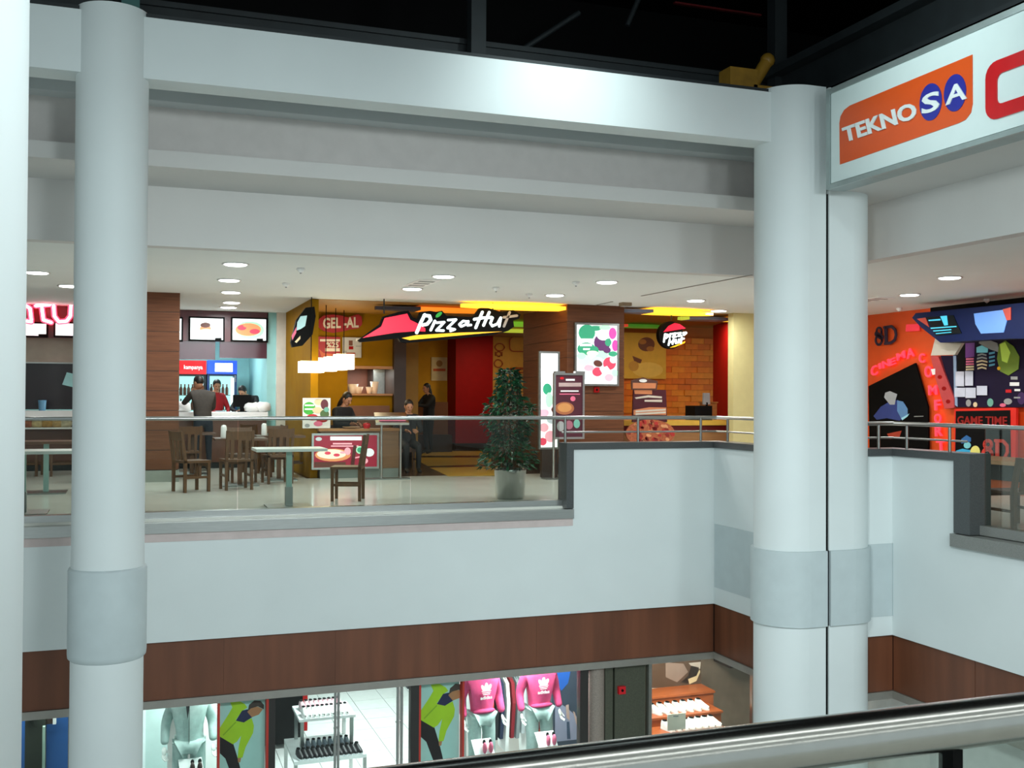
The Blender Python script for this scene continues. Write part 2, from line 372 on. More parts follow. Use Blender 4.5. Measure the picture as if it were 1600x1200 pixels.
# ------------------------------------------------------------------ railings
RZ = 1.15
def posts(t, spots, z0, z1, r=.018):
    for x, y in spots: MB().cyl((x, y, z0), (x, y, z1), r, n=10).build('post', STEELD, t)
t = thing('glass_railing', (0, YP+.19, 0), 'steel handrail over glass panels along the food court edge', 'railing')
MB().tube([(-9, YP+.19, RZ), (XPOST-.02, YP+.19, RZ)], .024, 12).build('handrail', STEEL, t)
xs = [-9, -6.4, -3.9, -1.4, 1.15, 3.25, XPOST-.01]
for a, c in zip(xs, xs[1:]): MB().box(a+.006, c-.006, YP+.184, YP+.196, .06, RZ-.01).build('glass_panel', GLASS, t)
t = thing('steel_railing', (XPOST, YP+.11, ct), 'steel railing with mid rail on the dark coping left of the corner column', 'railing')
path = [(XPOST-.02, YP+.19, RZ), (X1+.11, YP+.11, RZ), (X1+.11, Y2+.45, RZ)]
MB().tube(path, .024, 12).build('handrail', STEEL, t)
MB().tube([(XPOST, YP+.15, .96), (X1+.11, YP+.11, .96), (X1+.11, Y2+.45, .96)], .012, 8).build('mid_rail', STEEL, t)
posts(t, [(XPOST+.05, YP+.14), (P(997, 665, Y=YP+.11).x, YP+.11), (P(1095, 665, Y=YP+.11).x, YP+.11), (X1+.11, P(1137, 665, X=X1+.11).y)], ct, RZ)
t = thing('steel_railing', (XR+.11, Y2, ct), 'steel railing with mid rail on the dark coping right of the corner column', 'railing')
MB().tube([(X1+.6, Y2+.11, RZ-.03), (XR+.11, Y2+.11, RZ-.03), (XR+.11, YPOST-.2, RZ-.03)], .024, 12).build('handrail', STEEL, t)
MB().tube([(X1+.6, Y2+.11, .95), (XR+.11, Y2+.11, .95), (XR+.11, YPOST-.05, .95)], .012, 8).build('mid_rail', STEEL, t)
posts(t, [(P(1373, 680, Y=Y2+.11).x, Y2+.11), (XR+.11, P(1417, 680, X=XR+.11).y), (XR+.11, P(1484, 690, X=XR+.11).y)], ct, RZ-.03)
t = thing('glass_railing', (XR+.16, 6, 0), 'steel handrail over glass at the right edge beside the wooden chair', 'railing')
MB().tube([(XR+.11, YPOST-.2, RZ-.03), (XR+.11, -4, RZ-.03)], .024, 12).build('handrail', STEEL, t)
ys = [YPOST-.25, 7.2, 5.2, 3.2, 1.2]
for a, c in zip(ys, ys[1:]): MB().box(XR+.155, XR+.167, c+.006, a-.006, .03, RZ-.05).build('glass_panel', GLASS, t)
t = thing('near_railing', (.8, .836, 0), 'close shiny steel handrail across the bottom of the view', 'railing')
MB().cyl((-.5, .836, 1.078), (3.2, .836, 1.078), .0235, n=40).build('handrail', mat('polished_steel', 'b4b3ae', .2, 1., noise=.03, scale=40), t)
q = P(1474, 1185, Y=.85)
MB().box(q.x-.006, q.x+.006, .83, .85, 0, 1.06).build('post', BLACK, t)
MB().box(q.x+.012, 3.1, .838, .846, .05, 1.05).build('glass_panel', GLASS, t)
MB().box(-.4, q.x-.012, .838, .846, .05, 1.05).build('glass_panel', GLASS, t)

# ------------------------------------------------------------------ ceiling fittings
LAB = [(58, 425, 'leftmost round downlight, above the pink neon sign'), (108, 446, 'round downlight half hidden behind the left column'),
       (368, 412, 'nearest downlight of the row above the burger counter'), (358, 437, 'second downlight of the row above the burger counter'),
       (361, 456, 'third downlight of the row above the burger counter'), (362, 472, 'fourth downlight of the row above the burger counter'),
       (357, 479.5, 'farthest downlight of the row above the burger counter'), (693, 431, 'nearer downlight above the script restaurant sign'),
       (644, 450.5, 'farther downlight beside the vent above the script restaurant sign'), (948, 440, 'nearer downlight in front of the wooden pillar'),
       (867, 460.5, 'farther downlight left of the wooden pillar'), (1087, 469, 'downlight above the round black restaurant sign'),
       (1123, 485, 'downlight in front of the cream wall'), (1484, 433, 'nearer downlight above the orange cinema wall'), (1421, 460, 'farther downlight above the orange cinema wall')]
DL = None
for px, py, lab in LAB:
    q = P(px, py, Z=CE)
    if DL is None:
        t = thing('downlight', (0, 0, 0), lab, 'downlight', 'round downlights in the white ceiling')
        MB().lathe([(.165, 0), (.175, -.012), (.14, -.014)], (0, 0, 0), 24).build('trim_ring', WHP, t)
        MB().lathe([(.145, -.015), (.13, -.024), (.03, -.028)], (0, 0, 0), 24).build('diffuser', LGT, t)
        t.location = q; DL = t
    else: t = dup(DL, q, 0, lab)
    l = lamp('downlight_lamp', 'AREA', (0, 0, -.06), 15, WARM, (0, 0, -1), .26); l.parent = t
for px, py, lab in ((775, 449, 'small round detector on the ceiling above the last letter of the script sign'), (900, 440, 'small round detector left of the downlight by the wooden pillar'),
                    (470, 419, 'small round detector right of the burger counter downlights'), (447, 442, 'tiny detector farther back right of the downlight row'), (827, 459, 'tiny detector left of the wooden pillar downlight'), (1405, 481, 'tiny detector above the orange wall lettering'), (1542, 467, 'tiny detector above the dark blue machine')):
    q = P(px, py, Z=CE); t = thing('smoke_detector', q, lab, 'detector', 'ceiling detectors')
    MB().lathe([(.05, 0), (.06, -.02), (.035, -.05), (.02, -.06)], q, 12).build('body', WHP, t)
    MB().lathe([(.014, -.06), (.012, -.075)], q, 8).build('sensor', GREYP, t)
for a, c, lab in (((630, 437), (690, 446), 'dark slatted ceiling vent above the script sign'), ((1355, 464), (1372, 471), 'small dark ceiling vent beside the orange wall')):
    p0, p1 = P(a[0], c[1], Z=CE), P(c[0], a[1], Z=CE); t = thing('ceiling_vent', (p0+p1)/2, lab, 'vent')
    x0, x1, y0, y1 = min(p0.x, p1.x), max(p0.x, p1.x), min(p0.y, p1.y), max(p0.y, p1.y)
    if x1-x0 > .6: m_ = (x0+x1)/2; x0, x1 = m_-.3, m_+.3
    MB().box(x0, x1, y0, y1, CE-.012, CE).build('frame', WHP, t)
    for k in range(3):
        yy = y0+(y1-y0)*(k+.6)/3.4; MB().box(x0+.05, x1-.05, yy, yy+(y1-y0)*.12, CE-.016, CE-.012).build('slat', GREYP, t)
p0 = P(977, 473, Z=CE); t = thing('ceiling_speaker', p0, 'small brown box on the ceiling right of the wooden pillar', 'speaker'); MB().box(p0.x-.09, p0.x+.09, p0.y-.08, p0.y+.08, CE-.06, CE).build('body', mat('tan_box', '8a755c', .5), t); MB().box(p0.x-.07, p0.x+.07, p0.y-.06, p0.y+.06, CE-.07, CE-.06).build('grille', GREYP, t)
b = MB(); b.stroke([P(1003, 462, Z=CE), P(1174, 429.5, Z=CE)], .035, (0, 0, -1), .008); b.stroke([P(925, 478, Z=CE), P(957, 471, Z=CE)], .03, (0, 0, -1), .008)
struct('trim_12', b, mat('joint_grey', '8c8781', .7))

# ------------------------------------------------------------------ shop sign on the right beam
XS = 7.2
def PX(x, y): return P(x, y, X=XS)
yN, yF = 2.0, 9.76; zt, zb = 4.84, 3.73
t = thing('shop_sign', (XS, 7, zb), 'long white lightbox sign with orange logo and blue roundels', 'sign')
MB().box(XS+.03, XS+.24, yN, yF, zb, zt).build('box', mat('sign_box_grey', '9aa8a8', .4), t)
MB().box(XS+.01, XS+.03, yN+.06, yF-.07, zb+.06, zt-.06).build('face', mat('sign_face', 'd4e2e1', .25, noise=.01), t)
fr = MB(); fr.box(XS-.005, XS+.03, yN, yF, zt-.06, zt).box(XS-.005, XS+.03, yN, yF, zb, zb+.05).box(XS-.005, XS+.03, yF-.06, yF, zb+.05, zt-.06)
fr.build('frame', mat('sign_frame', 'a9b6b5', .35, .6), t)
def cr(x, y): return (1160+x/3.636, y/3.636)      # from the enlarged view of the sign
ring = [cr(*q) for q in ((556, 935), (553, 700), (560, 660), (580, 625), (612, 600), (1309, 310), (1310, 590), (1300, 640), (1270, 680), (1230, 700))]
lg = ppoly(MB(), ring, .006, 0, 0, X=XS+.01).build('logo_panel', mat('logo_orange', 'd9541e', .3, noise=.02), t)
tx = textmesh(MB(), 'TEKNO', PX(*cr(585, 812)), PX(*cr(1000, 668)), PX(*cr(568, 728)), NX, .012, 0, .03)
tx.build('lettering', mat('sign_white', 'dfe6e6', .35), t)
for (cx, cyy, l0, l1, l2, ch) in ((1075, 580, (1022, 655), (1122, 622), (1024, 545), 'S'), (1213, 528, (1158, 600), (1278, 560), (1158, 498), 'A')):
    dsc = ppoly(MB(), [cr(*q) for q in pell(cx, cyy, 62, 107, 28, .12)], .006, 0, .007, X=XS+.01).build('roundel', mat('roundel_blue', '2b2f93', .3), t)
    textmesh(MB(), ch, PX(*cr(*l0)), PX(*cr(*l1)), PX(*cr(*l2)), NX, .012, 0, .02).build('letter', MATS['sign_white'], dsc)
def rrect(y0, y1, z0, z1, r, n=5):
    pts = []
    for cyy, czz, a0 in ((y1-r, z1-r, 0), (y0+r, z1-r, 90), (y0+r, z0+r, 180), (y1-r, z0+r, 270)):
        for i in range(n+1):
            a = math.radians(a0+90*i/n); pts.append((cyy+r*math.cos(a), czz+r*math.sin(a)))
    return pts
pa = PX(1546, 130)
yo1 = PX(1540, 130).y; zo = (PX(1600, 172).z, PX(1600, 78).z)
o_ = rrect(yo1-1.5, yo1, zo[0], zo[1], .13); i_ = rrect(yo1-1.5+.13, yo1-.13, zo[0]+.125, zo[1]-.125, .06)
n = len(o_); mb = MB()
vs = [(XS-.004, y, z) for y, z in o_] + [(XS-.004, y, z) for y, z in i_]; vs += [(XS+.01, y, z) for _, y, z in vs]
mb.add(vs, [(i, (i+1) % n, n+(i+1) % n, n+i) for i in range(n)] + [(i, 2*n+i, 2*n+(i+1) % n, (i+1) % n) for i in range(n)] + [(n+i, n+(i+1) % n, 3*n+(i+1) % n, 3*n+i) for i in range(n)])
mb.build('red_ring', mat('logo_red', 'c4161c', .3), t)
# ------------------------------------------------------------------ wooden pillars
YF = 18.2
q = P(280, 600, Y=YF)
t = thing('wood_pillar', (q.x-.75, YF+.35, 0), 'wood clad square pillar left of the burger counter', 'pillar')
PX0 = q.x-1.5
for k in range(9):
    z0 = .2+k*.325; MB().box(PX0, q.x, YF, YF+.7, z0+.004, z0+.32).build('cladding_board', WOODH, t)
MB().box(PX0+.01, q.x-.01, YF+.01, YF+.69, .1, CE).build('core', DARKB, t)
MB().box(PX0-.01, q.x+.01, YF-.01, YF+.71, 0, .19).build('plinth', mat('plinth_stone', '8d938a', .35, noise=.1), t)
x0, x1 = P(886, 600, Y=17.6).x, P(975, 600, Y=17.6).x
t = thing('wood_pillar', ((x0+x1)/2, 18.2, 0), 'wide wood clad pillar carrying the lit vegetable poster', 'pillar')
for k in range(9):
    z0 = .2+k*.325; MB().box(x0, x1, 17.6, 19.9, z0+.004, z0+.32).build('cladding_board', WOODH, t)
MB().box(x0+.01, x1-.01, 17.61, 19.89, 0, CE).build('core', DARKB, t)
PXL, PXR = x0, x1

# ------------------------------------------------------------------ lit posters and printed panels
def poster(name, label, cat, quad, Y, fmat, pmat, prints, t_=.05, fr=.035, parent=None):
    """framed flat panel; prints: list of (pixel polygon, material), stacked a hair proud of each other"""
    x0, y0, x1, y1 = quad
    a = P(x0, (y0+y1)/2, Y=Y); c = P(x1, (y0+y1)/2, Y=Y); zt = P((x0+x1)/2, y0, Y=Y).z; zb = P((x0+x1)/2, y1, Y=Y).z
    t = thing(name, ((a.x+c.x)/2, Y, zb), label, cat)
    if fmat:
        for q in ((a.x, c.x, zt-fr, zt), (a.x, c.x, zb, zb+fr), (a.x, a.x+fr, zb+fr, zt-fr), (c.x-fr, c.x, zb+fr, zt-fr)):
            MB().box(q[0], q[1], Y-.012, Y+t_, q[2], q[3]).build('frame', fmat, t)
    pn = MB().box(a.x+.004, c.x-.004, Y+.004, Y+t_-.002, zb+.004, zt-.004).build('panel', pmat, t)
    if prints:
        mb = MB(); ms = []
        for i, (pts, m_) in enumerate(prints):
            if m_ not in ms: ms.append(m_)
            if isinstance(pts, tuple): pts = pell(*pts)
            pts = [(min(max(x, x0), x1), min(max(y, y0), y1)) for x, y in pts]
            ppoly(mb, pts, .0012, ms.index(m_), .0002+.0006*i, Y=Y+.004)
        mb.build('print', ms, pn)
    return t
def R4(x0, y0, x1, y1): return [(x0, y0), (x1, y0), (x1, y1), (x0, y1)]
EW = em('white', 'eef4f4', .72); EG = em('leaf_green', '2f8f6a', .9); EGL = em('pale_green', 'a8d8b8', .9); EP = em('plum', '5a2a5e', .7); EM = em('magenta', 'c23f9a', .9)
ER = em('tomato', 'd23d55', .9); EPK = em('pink', 'e9a3b0', .9); EBR = em('umber', '5a2f24', .6); EGR = em('grey', 'b9bfc4', .9); EMR = em('maroon', '8f1530', .8); EOR = em('pizza', 'd98b5a', .9); ECR = em('cheese', 'f3ddc4', 1.)
poster('lit_poster', 'lit vegetable poster in a silver frame on the wooden pillar', 'poster', (898, 505, 967, 603), 17.53, STEELD, EW, [
    ((917, 520, 13, 13), EG), ((916, 545, 14, 10), EG), (R4(906, 529, 927, 533), EW), (R4(906, 537, 925, 541), EW), (R4(911, 544, 924, 547), EW), ((930, 513, 12, 4), EG), ((941, 535, 13, 14), EP), ((943, 523, 11, 9), EW), ((957, 521, 6, 9), EM), ((961, 540, 5, 9), EM),
    ((950, 535, 5, 6), EG), ((940, 555, 10, 7), EGL), ((913, 563, 10, 9), EGR), ((935, 567, 13, 9, 18, .4), EGR), ((934, 568, 7, 5, 18, .3), EBR), ((952, 568, 10, 10), ER), ((933, 581, 8, 7), ER), ((920, 575, 8, 5), EPK), ((908, 556, 7, 5), EGL), ((928, 547, 7, 6), EG), ((948, 547, 6, 5), EP), ((960, 583, 5, 6), EGL), ((910, 588, 8, 5), EGR), ((945, 512, 9, 4), EGL), ((958, 562, 6, 6), EGR), ([(936, 576), (948, 572), (954, 580), (942, 586)], EW), ((951, 590, 7, 6), EPK), ((925, 552, 9, 4), ECR), ((957, 553, 7, 4), EG)])
poster('lit_poster', 'tall bright white lit poster behind the dark standing poster', 'poster', (842, 549, 874, 702), 17.35, STEELD, em('bright_white', 'ffffff', 1.1), [
    (R4(849, 555, 870, 566), EGR), ((855, 608, 7, 9), EG), ((858, 625, 6, 12), EGL), ((850, 645, 8, 6), EPK), ((862, 655, 8, 7), EGR), ((850, 668, 7, 7), EPK), ((860, 682, 9, 9), EPK), ((848, 690, 6, 6), ER), ((866, 640, 5, 5), EBR)])
t = bpy.data.objects['lit_poster.001']; q = P(858, 700, Y=17.38); MB().box(q.x-.15, q.x+.15, 17.34, 17.44, 0, q.z).build('base', DARKB, t)
t = poster('standing_poster', 'dark maroon pizza poster in a silver frame on a thin stand', 'poster stand', (865, 583, 913, 686), 16.9, STEEL, mat('poster_maroon', '4a1526', .5), [
    (R4(873, 598, 908, 604), mat('print_tan', 'b39a97', .6)), (R4(876, 610, 904, 612), WHP), (R4(874, 615, 906, 616.5), PINKP), (R4(884, 592, 898, 595), WHP), ((878, 591, 3, 2), REDP), ((882, 638, 15, 10), mat('print_crust', 'a8623c', .6)), ((882, 637, 11, 7), mat('print_topping', 'c98a4e', .6)), ((895, 623, 4, 4), PINKP), ((876, 666, 6, 8), GREYP), ((889, 664, 6, 7), mat('print_rose', 'a06070', .6)), ((901, 662, 5, 7), TEALP)])
q = P(865, 690, Y=16.93); qb = P(865, 742, Z=0)
MB().cyl((q.x, 16.93, 0), (q.x, 16.93, q.z+.1), .022).build('stand_pole', STEEL, t)
MB().box(q.x-.17, q.x+.12, 16.8, 17.1, 0, .02).build('stand_foot', STEELD, t)
for px in (873, 904): qq = P(px, 582, Y=16.95); MB().box(qq.x-.09, qq.x+.09, 16.87, 16.97, qq.z-.02, qq.z+.02).build('clip', STEEL, t)
# fire alarm on pillar
q = P(932, 609, Y=17.58); t = thing('fire_alarm', q, 'small red fire alarm under the lit vegetable poster', 'fire alarm'); MB().box(q.x-.05, q.x+.05, 17.56, 17.6, q.z-.05, q.z+.05).build('housing', REDW, t); MB().cyl((q.x, 17.56, q.z), (q.x, 17.55, q.z), .02).build('button', BLACK, t)

# ------------------------------------------------------------------ script sign of the restaurant
YS = 17.95
def cs(pts, o=(550, 460), k=5.333): return [(o[0]+x/k, o[1]+y/k) for x, y in pts]
q = P(670, 512, Y=YS); t = thing('restaurant_sign', q, 'large black sign with red roof emblem and white script lettering', 'sign')
ppoly(MB(), cs([(42, 385), (225, 250), (248, 188), (380, 148), (460, 138), (500, 195), (535, 210), (560, 148), (640, 140), (690, 148), (740, 138), (775, 178), (880, 188), (1000, 188), (1050, 118), (1100, 110), (1240, 150), (1330, 133), (1392, 168), (1382, 205), (1332, 220), (1338, 272), (1290, 305), (1240, 322), (1150, 342), (850, 372), (440, 406), (392, 398), (380, 368), (150, 392), (60, 400)]), .08, 0, 0, Y=YS).build('backing', BLACK, t)
ppoly(MB(), cs([(80, 365), (235, 270), (262, 200), (450, 163), (475, 215), (530, 242), (600, 285), (600, 312), (530, 308), (350, 322), (190, 347)]), .01, 0, .08, Y=YS).build('red_roof', em('sign_red', 'e0163a', .9), t)
ppoly(MB(), cs([(405, 366), (470, 383), (800, 352), (1240, 312), (900, 320), (520, 342)]), .01, 0, .08, Y=YS).build('yellow_swoosh', em('sign_yellow', 'f5b416', .9), t)
LET = {'P': ([[(605, 170), (570, 240), (538, 318)], [(600, 175), (645, 180), (655, 212), (625, 248), (585, 256)]], 27),
 'i': ([[(690, 222), (672, 262), (655, 298)]], 22), 'z': ([[(705, 236), (768, 232), (702, 300), (762, 302)]], 20), 'z2': ([[(800, 214), (866, 210), (795, 280), (855, 292), (820, 305)]], 20),
 'a': ([[(965, 228), (925, 222), (893, 250), (908, 268), (945, 252), (968, 224), (962, 258), (990, 255)]], 20),
 'H': ([[(1085, 148), (1058, 210), (1030, 278)], [(1142, 150), (1118, 205), (1095, 258)], [(1018, 208), (1090, 196), (1162, 192)]], 24),
 'u': ([[(1170, 195), (1152, 240), (1168, 264), (1210, 246), (1238, 195), (1226, 266)]], 21), 't': ([[(1312, 150), (1288, 210), (1265, 266)], [(1262, 192), (1372, 178)]], 22)}
for k, (ls, w) in LET.items():
    mb = MB()
    for l in ls: mb.stroke([P(x, y, Y=YS-.08) for x, y in cs(l)], w/5.333*18.6/FPX, NY, .015)
    mb.build('letter', em('sign_white', 'e4f6f8', 1.3) if k != 't' else mat('unlit_white', 'a8a8a8', .5), t)
ppoly(MB(), cs(pell(712, 172, 32, 15, 14, -.7)), .015, 0, .08, Y=YS).build('leaf_dot', em('sign_green', '2f9a3c', .7), t)
for px in (600, 770):
    q = P(px, 490, Y=YS-.04); MB().cyl((q.x, YS-.04, q.z), (q.x, YS-.04, CE), .012).build('hanger', DARK, t)
# round sign
q = P(1049, 523.5, Y=YS); t = thing('round_sign', q, 'round black hanging sign with red roof and white script', 'sign')
MB().cyl(q, q+Vector((0, .12, 0)), .265, n=36).build('disc', BLACK, t)
def c3(pts): return cs(pts, (960, 470), 5.218)
ppoly(MB(), c3([(398, 255), (440, 205), (490, 182), (530, 190), (580, 225), (500, 238)]), .012, 0, .002, Y=YS).build('red_roof', MATS['lit_sign_red'], t)
for ls in ([[(410, 275), (402, 335)], [(412, 272), (440, 280), (420, 305)], [(455, 270), (450, 298)], [(470, 270), (500, 265), (475, 295), (500, 293)], [(515, 265), (540, 262), (518, 288), (545, 284)], [(580, 258), (560, 262), (565, 280), (585, 262)]],
           [[(450, 315), (440, 360)], [(482, 310), (472, 352)], [(445, 338), (482, 332)], [(500, 318), (498, 345), (520, 340), (525, 315)], [(548, 300), (540, 345)], [(535, 315), (565, 308)]]):
    mb = MB(); [mb.stroke([P(x, y, Y=YS) for x, y in c3(l)], .036, NY, .014) for l in ls]; mb.build('lettering', MATS['lit_sign_white'], t)
ppoly(MB(), c3([(450, 382), (575, 330), (570, 345), (490, 378)]), .012, 0, .002, Y=YS).build('yellow_swoosh', MATS['lit_sign_yellow'], t)
q2 = P(1049, 500, Y=YS+.06); MB().cyl((q2.x, YS+.06, q2.z), (q2.x, YS+.06, CE), .015).build('hanger', DARK, t)
# blade sign seen from the side at the restaurant's left end
def c5(pts): return cs(pts, (440, 460), 8.57)
q = P(470, 512, Y=18.25); t = thing('blade_sign', q, 'dark slanted box sign with pale lettering by the white pier', 'sign')
ppoly(MB(), c5([(310, 185), (425, 172), (442, 300), (400, 540), (265, 690), (130, 712), (112, 640), (185, 350)]), .13, 0, 0, Y=18.3).build('box', BLACK, t)
ppoly(MB(), c5([(240, 300), (325, 290), (300, 430), (240, 470), (185, 490), (195, 380)]), .008, 0, .13, Y=18.3).build('pale_lettering', mat('pale_cyan', 'b7e0e4', .4), t)
ppoly(MB(), c5([(120, 560), (185, 440), (180, 520), (130, 620)]), .008, 0, .13, Y=18.3).build('red_patch', PINKP, t)
ppoly(MB(), c5([(160, 640), (235, 560), (235, 600), (185, 655)]), .008, 0, .13, Y=18.3).build('tan_stripe', CRMP, t)
# take-away board and price posters on the amber wall
YB = 21.0
q = P(530, 505, Y=YB); t = thing('takeaway_sign', q, 'red cloud shaped sign with white capital letters', 'sign')
ppoly(MB(), c5([(480, 400), (500, 330), (560, 285), (680, 270), (800, 285), (880, 310), (960, 285), (1020, 265), (1070, 300), (1075, 400), (1030, 455), (920, 470), (800, 500), (680, 515), (560, 490), (500, 450)]), .03, 0, 0, Y=YB).build('board', mat('sign_dark_red', '9c1218', .5), t)
textmesh(MB(), 'GEL -AL', P(*c5([(555, 460)])[0], Y=YB-.03), P(*c5([(1030, 445)])[0], Y=YB-.03), P(*c5([(555, 315)])[0], Y=YB-.03), NY, .012, 0, .03).build('lettering', mat('offwhite', 'd8cfc0', .5), t)
t = poster('price_poster', 'red poster with white percentage print under the red cloud sign', 'poster', (497, 526, 532, 560), YB, None, mat('poster_red', '9e1824', .5), [
    (R4(500, 530, 531, 533.5), MATS['offwhite']), (R4(508, 544, 531, 549), MATS['offwhite']), ([(498, 545), (506, 552), (522, 553), (512, 559), (502, 557)], mat('print_orange', 'c2552e', .5))])
textmesh(MB(), '%25', P(510, 543, Y=YB-.01), P(529, 543, Y=YB-.01), P(510, 534.5, Y=YB-.01), NY, .004, 0, .03).build('lettering', MATS['offwhite'], t)
poster('price_poster', 'grey and white patterned poster right of the red percentage poster', 'poster', (535, 527, 565, 559), YB, None, mat('poster_grey', 'b8b6b4', .5), [
    (R4(545, 532, 551, 540), BRP), (R4(545, 541, 552, 546), REDW), (R4(541, 551, 555, 557), mat('print_rust', '9a3a26', .5)), (R4(556, 540, 564, 542), GREYP), (R4(536, 548, 542, 551), GREYP), (R4(556, 529, 563, 533), WHP)])

# ------------------------------------------------------------------ restaurant interior
b = MB(); q0, q1 = P(452, 600, Y=21.05), P(543, 600, Y=21.05)
zp0, zp1 = P(575, 618, Y=21.05).z, P(575, 572, Y=21.05).z; xk = P(613, 600, Y=21.05).x
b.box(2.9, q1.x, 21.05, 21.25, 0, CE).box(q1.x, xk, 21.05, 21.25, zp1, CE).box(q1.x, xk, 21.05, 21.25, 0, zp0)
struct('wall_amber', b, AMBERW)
b = MB(); b.box(q1.x, xk+.1, 22.4, 22.5, 0, CE); struct('wall_kitchen', b, mat('kitchen_tile', '8a4a2c', .5, noise=.1))
b = MB(); b.box(xk, xk+.25, 20.9, 22.4, 0, CE); struct('wall_passage', b, DARKB)
b = MB(); b.box(P(634, 600, Y=28).x-.6, P(714, 600, Y=28).x, 28, 28.2, 0, CE); struct('wall_yellow_back', b, YELW)
b = MB(); b.box(xk+.25, xk+.9, 22.4, 28.2, 0, CE); struct('wall_passage_far', b, mat('ochre', 'a97a24', .6))
b = MB(); a_, c_ = P(712, 600, Y=27.2), P(770, 600, Y=27.2); b.box(a_.x, c_.x, 27.2, 28, .18, CE); struct('wall_red_pier', b, REDW)
b = MB(); b.box(a_.x-.02, c_.x+.02, 27.18, 28, 0, .18); struct('baseboard_red_pier', b, DARKB)
b = MB(); b.box(P(766, 600, Y=27.6).x, P(850, 600, Y=27.6).x, 27.6, 27.8, 0, CE); struct('wall_yellow_mural', b, mat('mural_yellow', 'e0a640', .6, noise=.05))
def rr(px0, py0, px1, py1, Y, r=.12):
    a, c = P(px0, py1, Y=Y), P(px1, py0, Y=Y); pts = []
    for cx, cz, a0 in ((c.x-r, c.z-r, 0), (a.x+r, c.z-r, 90), (a.x+r, a.z+r, 180), (c.x-r, a.z+r, 270)):
        for i in range(4): t_ = math.radians(a0+30*i); pts.append((cx+r*math.cos(t_), Y, cz+r*math.sin(t_)))
    return pts+[pts[0]]
b = MB()
for k, (x0, y0, x1, y1) in enumerate(((773, 537, 788, 548), (774, 549, 784, 557), (796, 527, 824, 549), (780, 577, 812, 596), (798, 575, 822, 582), (806, 577, 830, 590), (772, 562, 785, 574), (812, 590, 834, 604), (776, 600, 800, 615))):
    b.stroke(rr(x0, y0, x1, y1, 27.58), .03, NY, .02)
tag(b.build('wall_outline_decor', mat('decor_rust', 'b1501c', .5), None, None), 'rust coloured rounded rectangle outlines on the yellow mural wall', 'wall decor')
# right bay: brick wall, red wall, poster
a_, c_ = P(970, 600, Y=22), P(1120, 600, Y=22)
b = MB(); b.box(PXR-.2, c_.x+1.6, 22.06, 22.25, 0, CE); wb = struct('wall_brick', b, mat('brick_mortar', 'b8620f', .7))
BR = [mat('brick_orange', 'df7a14', .6, noise=.12), mat('brick_deep', 'd26a10', .6, noise=.12), mat('brick_amber', 'e2861c', .6, noise=.12)]
proto = [MB().box(0, .335, -.03, .02, 0, .132).build('brick', m_, wb) for m_ in BR]
for o in proto: COL.objects.unlink(o)
z = .8; row = 0
while z < 2.75:
    x = a_.x-.2 + (.17 if row % 2 else 0)
    while x < c_.x-.05:
        o = random.choice(proto).copy(); COL.objects.link(o); o.parent = wb; o.location = (x, 22.05-random.random()*.045, z); x += .34
    z += .137; row += 1
for o in proto: bpy.data.objects.remove(o)
b = MB(); p0, p1 = P(1114, 600, Y=21.2), P(1152, 600, Y=18.4)
b.prism([(p0.x, 21.2, 0), (p1.x+.15, 18.32, 0), (p1.x+.15, 18.32, CE-.02), (p0.x, 21.2, CE-.02)], (.12, .06, 0)); struct('wall_red', b, REDW)
b = MB(); a2 = P(978, 520, Y=21.9); c2 = P(1042, 592, Y=21.9)
t = poster('wall_poster', 'large yellow poster with brown muffins on the brick wall', 'poster', (974, 520, 1041, 592), 21.92, None, mat('poster_ochre', 'd2a83a', .6), [
    ((1010, 538, 13, 11), BRP), ((1004, 534, 6, 4), mat('print_caramel', 'a9702e', .6)), ((1016, 545, 6, 4), MATS['print_caramel']), ([(988, 556), (1003, 562), (1001, 568), (991, 565)], BRP), ((1012, 578, 24, 12), mat('print_straw', 'e0bd58', .6)), ((990, 572, 8, 8), mat('print_sand', 'c2923a', .6))])
# coloured ceiling light panels
def surf(px, py, L, w, cols, lab, Y=None):
    c = P(px, py, Z=CE-.1); t = thing('ceiling_light_panel', c, lab, 'ceiling lamp'); x = c.x-L/2
    tot = sum(f for f, _ in cols); xx = 0
    def wd(u): return w*(max(.05, math.sin(math.pi*min(max(u, .02), .98)))**.5)
    for f, m_ in cols:
        n = 6; top = []; bot = []
        for i in range(n+1):
            u = (xx+f*i/n)/tot; top.append((x+L*u, c.y+wd(u)/2, c.z)); bot.append((x+L*u, c.y-wd(u)/2, c.z))
        MB().prism(bot+top[::-1], (0, 0, .06)).build('segment', m_, t); xx += f
EYL = em('panel_yellow', 'ffb52e', 2.2); EORG = em('panel_orange', 'f0821e', 1.0); EGN = em('panel_green', '6fae2a', .8); ESL = mat('panel_slate', '7d7f92', .5); ELM = em('panel_lime', 'b8c83c', .8)
surf(685, 487, 2.4, .5, ((.8, mat('panel_dark', '3a3440', .5)), (1.6, EORG)), 'long orange and dark ceiling panel behind the script sign')
surf(812, 483, 2.2, .6, ((1, EYL), (1, EYL)), 'bright yellow ceiling panel right of the script sign')
surf(818, 509, 2.0, .8, ((1, EGN), (1, EGN)), 'green ceiling panel right of the script sign')
surf(803, 519, 1.6, .5, ((1, ELM), (1, ELM)), 'thin lime ceiling panel at the end of the script sign')
surf(1043, 491, 1.9, .6, ((.6, ESL), (1.6, EYL)), 'bright yellow ceiling panel above the round sign')
surf(1105, 501, 1.3, .55, ((.2, ELM), (1.3, ESL), (.25, EYL)), 'slate blue ceiling panel right of the round sign')
surf(1000, 512, 1.3, .5, ((.25, em('panel_red', 'd0402a', .7)), (1, em('panel_deep_green', '3c7a1e', .6))), 'short green ceiling panel beside the wooden pillar')
surf(1095, 526, 1.2, .5, ((1, EYL), (.8, EORG)), 'yellow and orange ceiling panel below the slate one')
